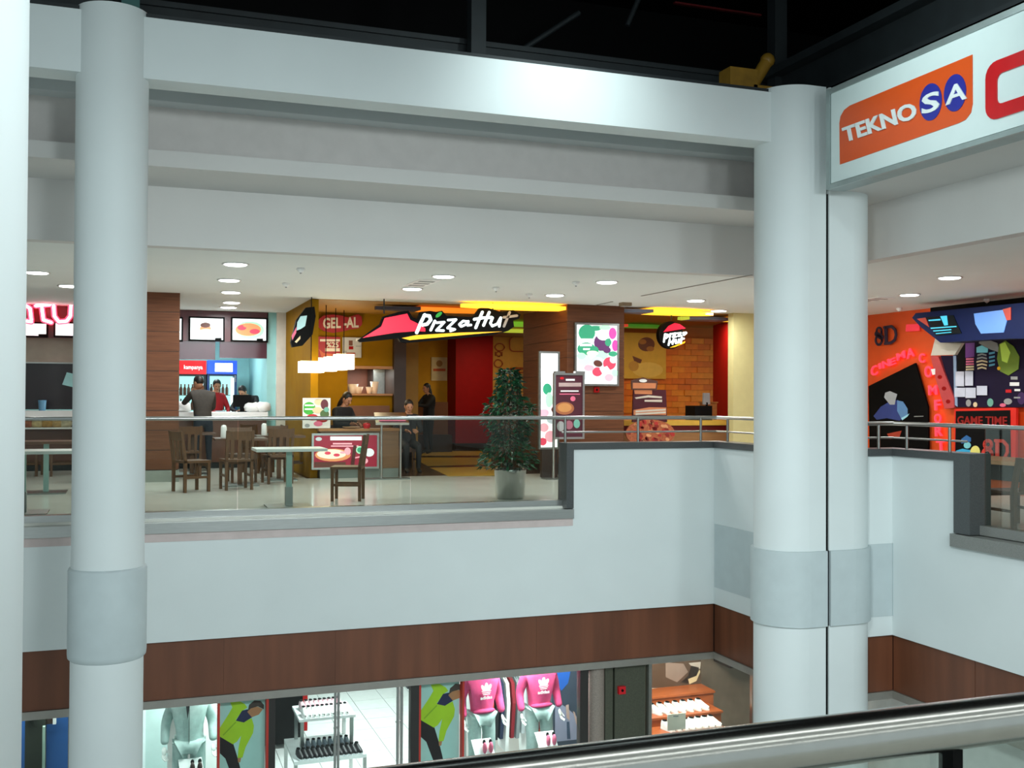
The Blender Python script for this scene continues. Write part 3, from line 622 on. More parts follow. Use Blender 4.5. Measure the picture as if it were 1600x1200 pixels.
# kitchen hatch with crockery and a strip lamp
t = thing('kitchen_hatch', (q1.x, 21.0, zp0), 'bright kitchen pass hatch with wooden sill in the amber wall', 'hatch')
MB().box(q1.x+.005, xk-.005, 20.98, 21.6, zp0, zp0+.04).build('sill', WOODL, t); MB().box(q1.x+.005, xk-.005, 21.0, 21.06, zp1-.06, zp1-.003).build('head', WOODL, t)
MB().box(q1.x+.5, xk-.05, 21.2, 21.3, zp1-.05, zp1-.01).build('strip_lamp', LGTW, t)
MB().box(xk-.25, xk-.01, 21.7, 22.3, zp0, zp1-.05).build('steel_cabinet', STEELD, t)
lamp('hatch_lamp', 'AREA', ((q1.x+xk)/2, 21.5, zp1-.06), 14, WARM, ((q1.x+xk)/2, 21.6, 0), .5)
for px, py, r, lab in ((551, 610, .12, 'pale bowl at the left end of the kitchen hatch'), (560, 612, .1, 'pale bowl next to the leftmost one in the kitchen hatch'), (577, 612, .075, 'beige cup in the middle of the kitchen hatch'), (585, 608, .09, 'tall pale jug at the right of the kitchen hatch')):
    q = P(px, 617, Y=21.3); h = (617-py)/FPX*22.5*2
    tag(MB().lathe([(r*.5, 0), (r*.6, .01), (r, h), (r*.93, h), (r*.5, .02)], (q.x, 21.3, zp0+.04), 14).build('hatch_bowl', mat('crockery', 'e3cdb8', .4), None), lab, 'crockery', 'crockery in the kitchen hatch')
# pendant lamps
for k, (x0, y0, x1, y1, Y, lab) in enumerate(((468, 565, 504, 582, 18.08, 'leftmost glowing box pendant lamp'), (494, 560, 524, 580, 19.4, 'second glowing box pendant lamp from the left'), (508, 558, 540, 578, 20.0, 'third glowing box pendant lamp from the left'), (523, 554, 551, 577, 20.4, 'rightmost glowing box pendant lamp'))):
    a, c = P(x0, y1, Y=Y), P(x1, y0, Y=Y); t = thing('pendant_lamp', ((a.x+c.x)/2, Y, a.z), lab, 'pendant lamp', 'pendant lamps over the restaurant counter')
    MB().box(a.x, c.x, Y-.18, Y+.18, a.z, c.z).build('lamp_shade', LGTW, t); MB().cyl(((a.x+c.x)/2, Y, c.z), ((a.x+c.x)/2, Y, CE), .008).build('cord', BLACK, t)
    lamp('pendant_bulb', 'POINT', ((a.x+c.x)/2, Y, a.z-.12), 2.5, AMBER, None, .1)
# interior lamps of the restaurant (recessed fittings in its amber ceiling)
for x, y, e in ((6.4, 23.5, 12), (8.8, 25.6, 26), (9.6, 20.4, 16), (11.6, 20.0, 20), (4.4, 19.5, 2)):
    t = thing('recessed_lamp', (x, y, CE-.02), {6.4: 'recessed lamp over the striped floor', 8.8: 'recessed lamp before the red pier', 9.6: 'recessed lamp behind the wooden pillar', 11.6: 'recessed lamp before the red wall', 4.4: 'recessed lamp over the lightbox counter'}[x], 'downlight')
    MB().lathe([(.11, 0), (.1, -.012), (.02, -.014)], (x, y, CE-.012), 16).build('diffuser', LGTW, t)
    lamp('recessed_bulb', 'AREA', (x, y, CE-.05), e, (1, .80, .50), (x, y, 0), .3)
# yellow floor stripes
for k, (pts, lab) in enumerate((([(662, 705), (752, 705), (772, 712), (658, 712)], 'farthest yellow floor stripe inside the restaurant'), ([(642, 715), (765, 715), (778, 725), (668, 728)], 'middle yellow floor stripe inside the restaurant'), ([(672, 731), (782, 729), (800, 743), (700, 744)], 'nearest yellow floor stripe inside the restaurant'))):
    simple('floor_stripe', MB().prism([P(x, y, Z=.006) for x, y in pts], (0, 0, .004)), mat('stripe_yellow', 'c9a03a', .3), lab, 'floor stripe', loc=P(*pts[0], Z=.006))
p = P(688, 578, Y=27.9); t = poster('wall_notice', 'small cream notice with orange print on the yellow back wall', 'poster', (674, 558, 699, 595), 27.95, None, mat('notice_cream', 'e6d29c', .6), [((686.5, 568, 5, 5), mat('notice_tan', 'b98a4a', .6)), (R4(677, 576, 696, 580), mat('notice_orange', 'd8622a', .6))])

# low counter with the big lightbox
xa, xb = max(P(448, 700, Y=YF).x, 3.02), P(623, 700, Y=YF).x; zc = P(540, 670, Y=YF).z
t = thing('low_counter', ((xa+xb)/2, YF+.2, 0), 'low wooden counter wall carrying the red pizza lightbox', 'counter')
MB().box(xa, xb, YF, YF+.3, .16, zc-.04).build('panel', mat('counter_wood', '7d5a3c', .5, noise=.15, scale=6, stretch=(.4, 1, 5)), t)
MB().box(xa-.03, xb+.03, YF-.04, YF+.38, zc-.04, zc).build('top', WOODL, t); MB().box(xa, xb, YF+.01, YF+.3, 0, .16).build('plinth', mat('plinth_grey', '7f8781', .3), t)
poster('pizza_lightbox', 'wide red pizza lightbox in a silver frame on the low counter', 'lightbox', (487, 677, 592, 733), YF-.06, STEEL, EMR, [
    (R4(516, 682, 565, 688), EW), (R4(520, 692, 550, 694.5), EPK), (R4(517, 696, 560, 698), EPK), ((498, 686, 5, 3), EGR), ((520, 711, 28, 10), EOR), ((518, 709.5, 23, 7.5), ECR), ((512, 708, 5, 2.5), ER), ((526, 711, 5, 2.5), ER), ((535, 707, 4, 2), EPK), ((543, 705, 5, 6), EPK), ((562, 703, 6, 6), EGL), ((562, 703, 4, 4), EG), ((577, 707, 7.5, 6.5), EW), ((568, 720, 7, 5), EPK), ([(551, 715), (566, 712), (566, 714), (552, 717)], EPK), (R4(491, 722, 540, 730), EBR), ([(552, 696), (557, 696), (553, 730), (547, 730)], em('chair_shade', '4e1c14', .4))])
poster('counter_poster', 'small vegetable menu board standing on the low counter', 'poster', (473, 622, 516, 669), YF+.12, WHP, mat('menu_white', 'ece8e2', .5), [
    ((483, 638, 10, 10), GREENP), (R4(476, 632, 491, 634.5), WHP), (R4(476, 638, 490, 640.5), WHP), ((498, 628, 7, 5), CRMP), ((507, 632, 6, 8), BURG), ((496, 641, 8, 5), CRMP), ((507, 647, 7, 7), mat('print_olive', '4f6a3c', .6)), ((488, 652, 9, 5), REDP), ((503, 656, 9, 4), REDW), ((497, 662, 7, 4), PINKP), ((480, 665, 4, 3), GREYP), ((510, 640, 4, 4), TEALP)], .03, .012)
# menu lectern
q = P(606, 655, Y=17.7); t = thing('menu_lectern', (q.x, 17.7, 0), 'silver menu lectern on two thin poles by the restaurant entrance', 'menu stand')
def q3(px, py, Y): return P(px, py, Y=Y)
MB().prism([q3(584, 648, 17.95), q3(634, 648, 17.95), q3(639, 664, 17.55), q3(587, 664, 17.55)], (0, -.01, .04)).build('tray', STEEL, t)
MB().prism([q3(591, 655, 17.78)+Vector((0, -.02, .035)), q3(632, 655, 17.78)+Vector((0, -.02, .035)), q3(634, 661, 17.6)+Vector((0, -.02, .035)), q3(592, 661, 17.6)+Vector((0, -.02, .035))], (0, 0, .008)).build('menu_sheet', PINKP, t)
for px in (596, 626): qq = P(px, 700, Y=17.75); MB().cyl((qq.x, 17.75, .02), (qq.x, 17.75, q.z), .02).build('pole', STEEL, t)
MB().box(q.x-.38, q.x+.38, 17.6, 17.9, 0, .02).build('foot', STEELD, t)
# dark stool column and cabinet behind, at the passage
simple('dark_cabinet', MB().box(P(620, 700, Y=20.6).x, P(640, 700, Y=20.6).x, 20.4, 20.85, 0, .9).box(P(620, 700, Y=20.6).x-.02, P(640, 700, Y=20.6).x+.02, 20.38, 20.85, .9, .93), BLACK, 'dark cabinet at the mouth of the passage', 'cabinet', loc=(P(630, 700, Y=20).x, 20.5, 0))
xb0, xb1 = P(545, 640, Y=20.4).x, P(615, 640, Y=20.4).x
t = thing('booth_bench', (xb0, 20.5, 0), 'brown booth bench below the kitchen hatch', 'bench'); MB().box(xb0, xb1, 20.75, 20.95, 0, P(580, 634, Y=20.75).z).build('back', mat('booth_brown', '6a3d16', .5), t); MB().box(xb0, xb1, 20.3, 20.75, 0, .45).build('seat', DARKB, t)
t = thing('booth_bench', (P(670, 650, Y=26).x, 26, 0), 'rust brown bench back along the yellow rear wall', 'bench'); a_, c_ = P(638, 640, Y=26.5), P(700, 640, Y=26.5); MB().box(a_.x, c_.x, 26.5, 26.7, 0, P(660, 628, Y=26.5).z).build('back', MATS['booth_brown'], t); MB().box(a_.x, c_.x, 26.1, 26.5, 0, .45).build('seat', DARKB, t)
# wooden desk behind the plant
a_, c_ = P(770, 650, Y=21), P(842, 650, Y=21); t = thing('reception_desk', (a_.x, 21, 0), 'brown reception desk behind the potted tree', 'desk'); MB().box(a_.x, c_.x, 21, 21.1, 0, P(800, 636, Y=21).z-.03).build('front', mat('desk_brown', '5f4632', .5), t); MB().box(a_.x-.03, c_.x, 20.95, 21.45, P(800, 636, Y=21).z-.03, P(800, 636, Y=21).z).build('top', WOODL, t)
# sales counter on the right
a_, c_ = P(975, 660, Y=18.9), P(1152, 660, Y=18.9); zt = P(1060, 657, Y=18.9).z
t = thing('sales_counter', (a_.x, 19, 0), 'yellow topped sales counter with a dark red band', 'counter')
MB().box(a_.x, c_.x, 18.9, 19.6, zt-.1, zt).build('top', mat('counter_yellow', 'e0b24a', .4), t); MB().box(a_.x, c_.x, 18.92, 19.58, zt-.21, zt-.1).build('band', mat('band_red', '5a0e12', .4), t)
MB().box(a_.x, c_.x, 18.95, 19.55, 0, zt-.21).build('front', mat('counter_front', 'a5764a', .5, noise=.15, scale=5, stretch=(.4, 1, 5)), t)
a_, c_ = P(1108, 640, Y=19.7), P(1150, 640, Y=19.7); simple('wood_box_counter', MB().box(a_.x, c_.x-.5, 19.65, 20.1, 0, P(1130, 630, Y=19.7).z).box(a_.x-.02, c_.x-.48, 19.63, 20.12, P(1130, 630, Y=19.7).z, P(1130, 630, Y=19.7).z+.03), WOODL, 'raised light wood box behind the sales counter', 'counter', loc=(a_.x, 19.7, 0))
t = thing('cash_register', P(1095, 645, Y=19.2), 'black cash register with a screen on the sales counter', 'cash register')
a_, c_ = P(1082, 650, Y=19.2), P(1109, 634, Y=19.2); MB().box(a_.x, c_.x, 19.1, 19.5, zt, c_.z).build('drawer', BLACK, t)
a_, c_ = P(1099, 632, Y=19.4), P(1111, 614, Y=19.4); MB().prism([(a_.x, 19.4, a_.z), (c_.x-.02, 19.4, a_.z), (c_.x, 19.45, c_.z), (a_.x+.04, 19.45, c_.z)], (0, .05, 0)).build('screen', GREYP, t); MB().cyl(((a_.x+c_.x)/2, 19.42, c_.z-.2), ((a_.x+c_.x)/2, 19.42, zt), .025).build('neck', BLACK, t)
# cardboard standee
YK = 18.2
q = P(1015, 690, Y=YK); t = thing('pizza_standee', (q.x, YK, 0), 'cardboard pizza standee with dark maroon board by the wooden pillar', 'standee')
def c6(pts): return cs(pts, (960, 470), 5.218)
ppoly(MB(), c6([(150, 720), (415, 728), (425, 990), (140, 990)]), .03, 0, 0, Y=YK).build('board', mat('standee_maroon', '4a1020', .5), t)
ppoly(MB(), c6([(128, 650), (190, 632), (225, 625), (260, 635), (345, 655), (335, 730), (130, 725)]), .02, 0, .03, Y=YK).build('top_plate', mat('standee_brown', '5c3a30', .5), t)
ppoly(MB(), c6([(140, 668), (330, 672), (325, 715), (140, 715)]), .006, 0, .05, Y=YK).build('peach_band', mat('peach', 'd98a5c', .5), t)
ppoly(MB(), c6(pell(222, 652, 32, 14)), .006, 0, .057, Y=YK).build('badge', WHP, t)
ppoly(MB(), c6([(155, 728), (300, 728), (300, 762), (160, 760)]), .006, 0, .03, Y=YK).build('peach_label', MATS['peach'], t)
for pts in ([(160, 788), (270, 770), (380, 780), (380, 795), (270, 788), (170, 800)], [(240, 808), (382, 806), (382, 826), (240, 822)]): ppoly(MB(), c6(pts), .006, 0, .03, Y=YK).build('white_stripe', MATS['offwhite'], t)
ppoly(MB(), c6([(150, 890), (280, 868), (415, 870), (415, 930), (150, 930)]), .006, 0, .03, Y=YK).build('orange_band', MATS['peach'], t)
for k in range(2): ppoly(MB(), c6([(165, 895+22*k), (410, 880+22*k), (410, 894+22*k), (165, 910+22*k)]), .006, 0, .037, Y=YK).build('white_stripe', MATS['offwhite'], t)
MB().box(q.x-.35, q.x+.3, YK+.0, YK+.4, 0, .03).box(q.x-.3, q.x-.26, YK, YK+.04, 0, .9).box(q.x+.2, q.x+.24, YK, YK+.04, 0, .9).build('stand_foot', DARK, t)
pz = ppoly(MB(), c6(pell(280, 1080, 200, 112, 30)), .03, 0, .04, Y=YK).build('pizza', mat('pizza_crust', 'b4623e', .6, noise=.3, scale=30), t)
mb = MB()
for k in range(46):
    a, rr_ = random.random()*6.28, math.sqrt(random.random()); x, y = 280+180*rr_*math.cos(a), 1080+100*rr_*math.sin(a)
    ppoly(mb, c6(pell(x, y, 16+8*random.random(), 11+5*random.random(), 8, random.random())), .008, random.randrange(3), .07, Y=YK)
mb.build('topping', [mat('salami', 'b8322e', .5), mat('cheese', 'e0a070', .5), mat('sauce', '8f2a20', .5)], pz)

# ------------------------------------------------------------------ potted tree
q = P(797, 779, Z=0); t = thing('potted_tree', (q.x, q.y, 0), 'leafy green potted tree in a steel pot by the glass railing', 'plant')
MB().lathe([(.17, 0), (.20, .02), (.225, .40), (.23, .42), (.205, .42), (.2, .36)], (q.x, q.y, 0), 28).build('pot', mat('pot_steel', '9b9c9a', .16, 1., noise=.1, scale=12, stretch=(1, 1, .05)), t)
MB().lathe([(.2, .355), (.1, .37), (.01, .375)], (q.x, q.y, 0), 18).build('soil', mat('soil', '2c1f15', .9), t)
mb = MB(); tips = []
for k in range(5):
    a = k*1.26; p0 = Vector((q.x+.04*math.cos(a), q.y+.04*math.sin(a), .36)); p1 = p0+Vector((.1*math.cos(a), .1*math.sin(a), .6)); p2 = p1+Vector((.02*math.cos(a+1), .02*math.sin(a+1), .55 if k else .72)); mb.tube([p0, p1, p2], .012, 6); tips += [p0, p1, p2]
mb.build('stem', mat('bark', '4a3624', .8), t)
mb = MB(); LF = [(0, 0), (.35, .02), (.65, 0)]
for k in range(1500):
    z = .42+1.38*random.random()**.9; u = (z-.42)/1.38
    rmax = (.33-.08*u if u < .62 else .28*(1-(u-.62)/.45)+.03)*(.75+.5*abs(math.sin(7*u+1)))
    a = random.random()*6.283; r = rmax*math.sqrt(random.random()); c = Vector((q.x-.02+r*math.cos(a), q.y+r*math.sin(a), z))
    d = Vector((math.cos(a)+random.uniform(-.6, .6), math.sin(a)+random.uniform(-.6, .6), random.uniform(-.9, .4))).normalized(); s_ = d.cross(Vector((0, 0, 1))).normalized(); L = random.uniform(.07, .12); w = L*.24
    up = s_.cross(d)*.015
    mb.add([c, c+d*L*.45+s_*w+up, c+d*L, c+d*L*.45-s_*w+up, c+d*L*.5-up*.3], [(0, 1, 4), (1, 2, 4), (2, 3, 4), (3, 0, 4)], random.randrange(3))
tag(mb.build('foliage', [mat('leaf_a', '17482a', .35), mat('leaf_b', '256340', .35), mat('leaf_c', '103020', .4)], t), None, None, None, 'stuff')
# ------------------------------------------------------------------ food counters on the left
YC = 21.7
x0, x1 = P(282, 600, Y=YC).x, P(434, 600, Y=YC).x; xL = -9
def zz(py, Y=YC, px=350): return P(px, py, Y=Y).z
b = MB(); b.box(x1-.04, 2.87, YC-.12, YC+.6, 0, CE); struct('wall_white_pier', b, mat('pier_white', 'e6e0d4', .6))
b = MB(); b.box(xL, x1+.3, 25.2, 25.4, 0, CE); struct('wall_counter_back', b, TEAL)
b = MB(); b.box(x1-.22, x1, YC, 25.2, 0, CE); struct('wall_counter_side', b, TEAL)
b = MB(); b.box(-8.5, x1-.2, YC, YC+.12, zz(534), CE); struct('wall_menu_header', b, BURG)
b = MB(); b.box(P(200, 600, Y=YC).x, P(336, 600, Y=YC).x, YC+.02, YC+.12, zz(562), zz(534)); b.box(P(343, 600, Y=YC).x, P(421, 600, Y=YC).x, YC+.02, YC+.12, zz(559), zz(534)); struct('wall_menu_lower', b, mat('purple_panel', '4a1428', .25))
def menu(x0, y0, x1, y1, label, prints):
    poster('menu_screen', label, 'menu board', (x0, y0, x1, y1), YC-.06, BLACK, em('menu_white', 'f2fafa', 1.05), prints, .06, .03)
menu(295, 495, 351, 533, 'lit menu board with a burger above the burger counter', [((321, 514, 9, 6), EOR), ((321, 508, 8, 4), EBR), ((322, 517, 10, 3), ECR), (R4(336, 528, 346, 532), BLACK)])
menu(361, 496, 418, 534, 'lit menu board with fried shrimp above the burger counter', [((390, 516, 23, 14), EGL), ((388, 515, 20, 10), EOR), ((378, 512, 7, 4), ER), ((398, 518, 8, 4), ER), ((388, 509, 8, 3), EOR), (R4(401, 529, 411, 533), BLACK)])
menu(240, 495, 286, 533, 'lit menu board mostly hidden behind the wooden pillar', [])
menu(30, 503, 75, 527, 'left lit menu board under the pink neon letters', [(R4(60, 522, 73, 526), BLACK)])
menu(84, 503, 130, 527, 'right lit menu board under the pink neon letters', [])
lamp('counter_ceiling_lamp', 'AREA', (1.2, 23.2, CE-.1), 75, COOL, (1.2, 23.2, 0), 1.2)
lamp('counter_ceiling_lamp', 'AREA', (-2.2, 23.2, CE-.1), 45, (1, .95, .9), (-2.2, 23.2, 0), 1.0)
# counter
a_ = P(436, 646, Y=YC-.3); zt = zz(644, YC-.3)
t = thing('burger_counter', (1.4, YC, 0), 'white topped service counter of the burger shop', 'counter')
XBC = P(113, 650, Y=YC-.3).x+.55; a_.x = x1-.23
MB().box(XBC, a_.x, YC-.35, YC+.45, zt-.09, zt).build('worktop', WHP, t); MB().box(XBC+.02, a_.x-.02, YC-.3, YC+.4, .12, zt-.09).build('front', mat('counter_brown', '5c3420', .45, noise=.15), t); MB().box(XBC+.02, a_.x-.02, YC-.26, YC+.4, 0, .12).build('plinth', DARK, t)
for k in range(6):
    xk_ = XBC+.05+.52*k; MB()
    if xk_+.5 > a_.x: continue; MB().box(xk_, xk_+.5, YC-.32, YC-.3, .2, zt-.16).build('front_panel', mat('counter_orange', '9a5a30', .45, noise=.12), t)
# fridges
def fridge(px0, px1, pyt, Y, label, head, headtxt, body):
    xa, xb = P(px0, 600, Y=Y).x, P(px1, 600, Y=Y).x; zt_ = P(px0, pyt, Y=Y).z; zh = zt_-.3
    t = thing('drinks_fridge', ((xa+xb)/2, Y+.3, 0), label, 'fridge')
    c = MB().box(xa, xa+.05, Y, Y+.6, .05, zh).box(xb-.05, xb, Y, Y+.6, .05, zh).box(xa, xb, Y+.55, Y+.6, .05, zh).box(xa, xb, Y, Y+.6, 0, .3).box(xa, xb, Y+.02, Y+.6, zh-.04, zh); c.build('cabinet', body, t)
    MB().box(xa+.05, xb-.05, Y+.5, Y+.54, .3, zh-.04).build('back_light', em('fridge_cyan', 'c2f2f2', 1.3), t)
    MB().box(xb-.12, xb-.06, Y+.04, Y+.08, .35, zh-.08).build('tube_lamp', em('tube', 'f4ffff', 3.), t)
    hd = MB().box(xa, xb, Y-.04, Y+.3, zh, zt_).build('header', head, t)
    if headtxt: textmesh(MB(), headtxt, (xa+.15, Y-.04, zh+.08), (xb-.08, Y-.04, zh+.08), (xa+.15, Y-.04, zt_-.1), NY, .01, 0, .01).build('lettering', WHP, hd)
    else: MB().box(xa+.16, xb-.1, Y-.05, Y-.04, zh+.05, zt_-.06).build('lit_logo', em('logo_white', 'eaf2ff', 3.), hd)
    n = 4
    for k in range(n): MB().box(xa+.05, xb-.13, Y+.08, Y+.5, .45+k*(zh-.6)/n, .465+k*(zh-.6)/n).build('shelf', STEELD, t)
    MB().box(xa+.02, xb-.02, Y-.02, Y-.01, .32, zh-.02).build('glass_door', SHOPG, t); MB().box(xa+.03, xa+.06, Y-.05, Y-.02, .9, 1.3).build('handle', STEEL, t)
    return xa, xb, Y, [.465+k*(zh-.6)/n for k in range(n)]
f1 = fridge(276, 322, 563, 24.2, 'drinks fridge with a red header behind the standing man', em('header_red', 'b01018', .8), 'kampanya', mat('fridge_black', '15161c', .4))
f2 = fridge(324, 370, 563, 24.2, 'drinks fridge with a glowing blue header beside the red one', em('header_blue', '2347b8', .8), None, mat('fridge_blue', '23407a', .4))
BT = None
for (xa, xb, Y, zs), lab, gm in ((f1, 'small drink bottle in the red headed fridge', 'bottles in the red headed fridge'), (f2, 'small drink bottle in the blue headed fridge', 'bottles in the blue headed fridge')):
    for j, z in enumerate(zs):
        sh = lab.replace('in the', 'on the %s shelf of the' % ['bottom', 'second', 'third', 'top'][j])
        for k in range(5):
            x = xa+.1+k*(xb-xa-.3)/4; l5 = ORD[k].replace('second', 'second from left').replace('third', 'middle').replace('fourth', 'second from right').replace('fifth', 'rightmost')+' '+sh
            if BT is None or (j == 0 and k == 0):
                BT = thing('drink_bottle', (0, 0, 0), l5, 'bottle', gm)
                MB().lathe([(.03, 0), (.034, .02), (.034, .14), (.014, .19), (.014, .22)], (0, 0, 0), 10).build('bottle_body', mat('bottle_green' if gm[-10] == 'e' else 'bottle_cola', '8fc0a8' if j % 2 else '7a4a3a', .2), BT)
                MB().lathe([(.016, .22), (.016, .24), (.004, .242)], (0, 0, 0), 8).build('cap', REDP, BT); BT.location = (x, Y+.2, z)
            else: dup(BT, (x, Y+.2, z), 0, l5)
# left counter with neon
q = P(70, 490, Y=YC-.25); t = thing('neon_sign', q, 'glowing pink neon letters on the far left food counter', 'sign')
NE = em('neon_core', 'ffd2d8', 4.); NH = em('neon_pink', 'ff4a6a', 1.6); YN = YC-.25
for ls in ([[(28, 480), (38, 476), (47, 482), (49, 500)], [(30, 500), (49, 503)]], [[(64, 466), (66, 485), (68, 500), (80, 504)], [(56, 478), (78, 476)]], [[(84, 478), (85, 494), (92, 503), (104, 502), (110, 494), (111, 476)]]):
    mb = MB(); mc = MB()
    for l in ls: mb.stroke([P(x, y, Y=YN) for x, y in l], .1, NY, .05); mc.stroke([P(x, y, Y=YN-.05) for x, y in l], .05, NY, .02)
    o = mb.build('letter', NH, t); mc.build('tube', NE, o)
lamp('neon_glow', 'POINT', P(75, 470, Y=YN-.3), 9, (1, .3, .38), None, .15)
b = MB(); b.box(-8.5, P(225, 550, Y=YC+.3).x, YC+.3, YC+.4, zz(569), zz(528)); struct('wall_beige_panel', b, mat('beige_panel', 'a89a8c', .5))
t = thing('range_hood', (-2, 22.2, 0), 'dark extractor hood and oven block behind the far left counter', 'oven')
MB().box(-4.5, P(112, 600, Y=22.2).x+.4, 22.2, 23.0, zz(640, 22.2), zz(570, 22.2)).build('block', mat('oven_dark', '1e1014', .25), t); MB().box(-4.5, P(112, 600, Y=22.2).x+.4, 22.15, 22.2, zz(572, 22.2), zz(568, 22.2)).build('edge', STEEL, t)
q = P(106, 593, Y=22.19); tag(MB().prism([q+Vector((-.1, 0, -.1)), q+Vector((.14, 0, -.16)), q+Vector((.16, 0, .1)), q+Vector((-.02, 0, .14))], (0, -.02, 0)).build('hanging_cloth', mat('cloth_cyan', '9fd4d4', .8)), 'pale cyan cloth hanging on the dark hood beside the left column', 'cloth')
zt = zz(642, YC-.3, 70)
t = thing('food_counter', (-2, YC, 0), 'white food counter with glass shelf at the far left', 'counter')
xq = P(113, 650, Y=YC-.3).x+.5
MB().box(-6, xq, YC-.35, YC+.4, zt-.12, zt).build('worktop', WHP, t); z2 = zz(668, YC-.3, 70); MB().box(-6, xq, YC-.33, YC+.2, z2-.03, z2).build('shelf', WHP, t)
MB().box(-6, xq, YC+.1, YC+.15, .1, zt-.12).build('back_panel', mat('counter_rust', '6e4430', .5), t); MB().box(-6, xq, YC-.2, YC+.15, 0, .1).build('plinth', DARK, t)
for k, (px, c, lab) in enumerate(((42, 'b0643c', 'brown bread loaf at the left of the counter shelf'), (58, 'd8c08a', 'pale bread roll on the counter shelf'), (74, 'c99a4a', 'golden bread roll on the counter shelf'), (90, 'd6b070', 'golden bread roll near the column on the counter shelf'), (102, 'e0d2b0', 'cream coloured roll beside the left column on the shelf'))):
    q = P(px, 666, Y=YC-.1); tag(MB().ell((q.x, YC-.1, z2+.07), (.13, .12, .09), 12, 7).build('bread_loaf', mat('bread_'+c, c, .7, noise=.2, scale=20)), lab, 'bread')
q = P(66, 632, Y=YC); tag(MB().lathe([(.06, 0), (.075, .2), (.07, .2), (.055, .01)], (q.x, YC, zt), 14).build('blue_cup', mat('cup_blue', '6aa2c4', .4)), 'pale blue cup standing on the far left counter', 'cup')
# papers and bags on the burger counter
zt = zz(644, YC-.3)
for k, (px, lab) in enumerate(((395, 'white crumpled bag by the till on the burger counter'), (410, 'white crumpled bag at the right end of the burger counter'), (286, 'white bag beside the wooden pillar on the burger counter'))):
    q = P(px, 640, Y=YC-.05); mb = MB().ell((q.x, YC-.05, zt+.1), (.17, .13, .11), 10, 6)
    for v in mb.v: v += Vector((random.uniform(-.03, .03), random.uniform(-.03, .03), random.uniform(-.03, .02)))
    tag(mb.build('paper_bag', WHP), lab, 'bag')
t = thing('cash_till', P(375, 640, Y=YC), 'black till monitor on the burger counter', 'cash register')
a_, c_ = P(364, 642, Y=YC), P(393, 617, Y=YC); MB().box(a_.x, c_.x, YC, YC+.06, zt+.1, c_.z).build('monitor', BLACK, t); MB().box((a_.x+c_.x)/2-.04, (a_.x+c_.x)/2+.04, YC+.02, YC+.08, zt, zt+.12).build('neck', BLACK, t); MB().box(a_.x+.1, c_.x-.1, YC-.05, YC+.15, zt, zt+.02).build('foot', BLACK, t)
q = P(347, 668, Y=20.6); 

# ------------------------------------------------------------------ furniture
def make_chair(label):
    t = thing('dining_chair', (0, 0, 0), label, 'chair', 'wooden dining chairs in the food court')
    MB().box(-.21, .21, -.21, .21, .43, .465).build('seat', WOODC, t)
    for sx in (-1, 1):
        MB().prism([(sx*.19-.02, -.20, 0), (sx*.19+.02, -.20, 0), (sx*.19+.02, -.20, .43), (sx*.19-.02, -.20, .43)], (0, .04, 0)).build('leg', WOODC, t)
        MB().prism([(sx*.19-.02, .17, 0), (sx*.19-.02, .21, 0), (sx*.19-.02, .21, .46), (sx*.19-.02, .27, .90), (sx*.19-.02, .235, .90), (sx*.19-.02, .165, .46)], (.04, 0, 0)).build('leg', WOODC, t)
        MB().box(sx*.19-.012, sx*.19+.012, -.16, .17, .2, .235).build('stretcher', WOODC, t)
    MB().prism([(-.17, .22, .76), (-.17, .245, .76), (-.17, .265, .89), (-.17, .24, .89)], (.34, 0, 0)).build('top_rail', WOODC, t)
    for k in range(3): MB().prism([(-.13+.11*k, .195, .47), (-.13+.11*k, .215, .47), (-.13+.11*k, .245, .77), (-.13+.11*k, .225, .77)], (.05, 0, 0)).build('back_slat', WOODC, t)
    MB().box(-.17, .17, -.2, -.175, .37, .43).build('apron', WOODC, t)
    return t
CH0 = None
def chair(x, y, rz, lab):
    global CH0
    if CH0 is None: CH0 = make_chair(lab); CH0.location = (x, y, 0); CH0.rotation_euler = (0, 0, rz)
    else: dup(CH0, (x, y, 0), rz, lab)
def table(x, y, w, d, label, top, leg, legm2=None, base=True):
    t = thing('dining_table', (x, y, 0), label, 'table', 'dining tables in the food court')
    MB().box(x-w/2, x+w/2, y-d/2, y+d/2, .72, .755).build('tabletop', top, t)
    MB().box(x-.035, x+.035, y-.035, y+.035, .02, .72).build('leg', leg, t); MB().box(x-.28, x+.28, y-.28, y+.28, 0, .02).build('base', STEELD, t)
    if legm2: MB().box(x-.045, x+.045, y-.045, y+.045, .02, .26).build('leg_sleeve', legm2, t)
LEGC = mat('leg_aqua', '93b3ad', .4)
q = P(456, 780, Z=0)
table(1.86, 13.6, .88, .62, 'white table with pale steel leg just behind the glass, before the red lightbox', WHP, LEGC, GREYP)
table(-1.25, 13.75, 1.2, .62, 'white table just behind the glass between the two left columns', WHP, LEGC, GREYP)
chair(2.75, 14.3, -1.9, 'wooden chair behind the white table, before the red lightbox')
RT = mat('table_brown', '5a3a24', .35, noise=.15)
for k, (px, py, lab, cl) in enumerate(((300, 676, 'brown table nearest the wooden pillar, under the standing man', ('dark wooden chair in front of the table by the pillar', 'dark wooden chair half behind the wooden pillar')),
        (375, 684, 'brown table in front of the burger counter', ('wooden chair pulled out before the burger counter', 'wooden chair tucked in before the burger counter')),
        (436, 680, 'brown table left of the low lightbox counter', ('wooden chair at the table left of the lightbox counter', 'wooden chair behind the table left of the lightbox counter')))):
    q = P(px, py, Z=.755); 
    table(q.x, q.y, .8, .7, lab, RT, WOODC)
    chair(q.x-.12, q.y-.72, math.pi+.15, cl[0]); chair(q.x+(.1 if k else -.72), q.y+(.72 if k else .1), .1 if k else math.pi/2, cl[1])
q = P(375, 684, Z=.755); chair(q.x-.78, q.y-.9, math.pi/2+.4, 'wooden chair standing askew in the aisle before the burger counter')
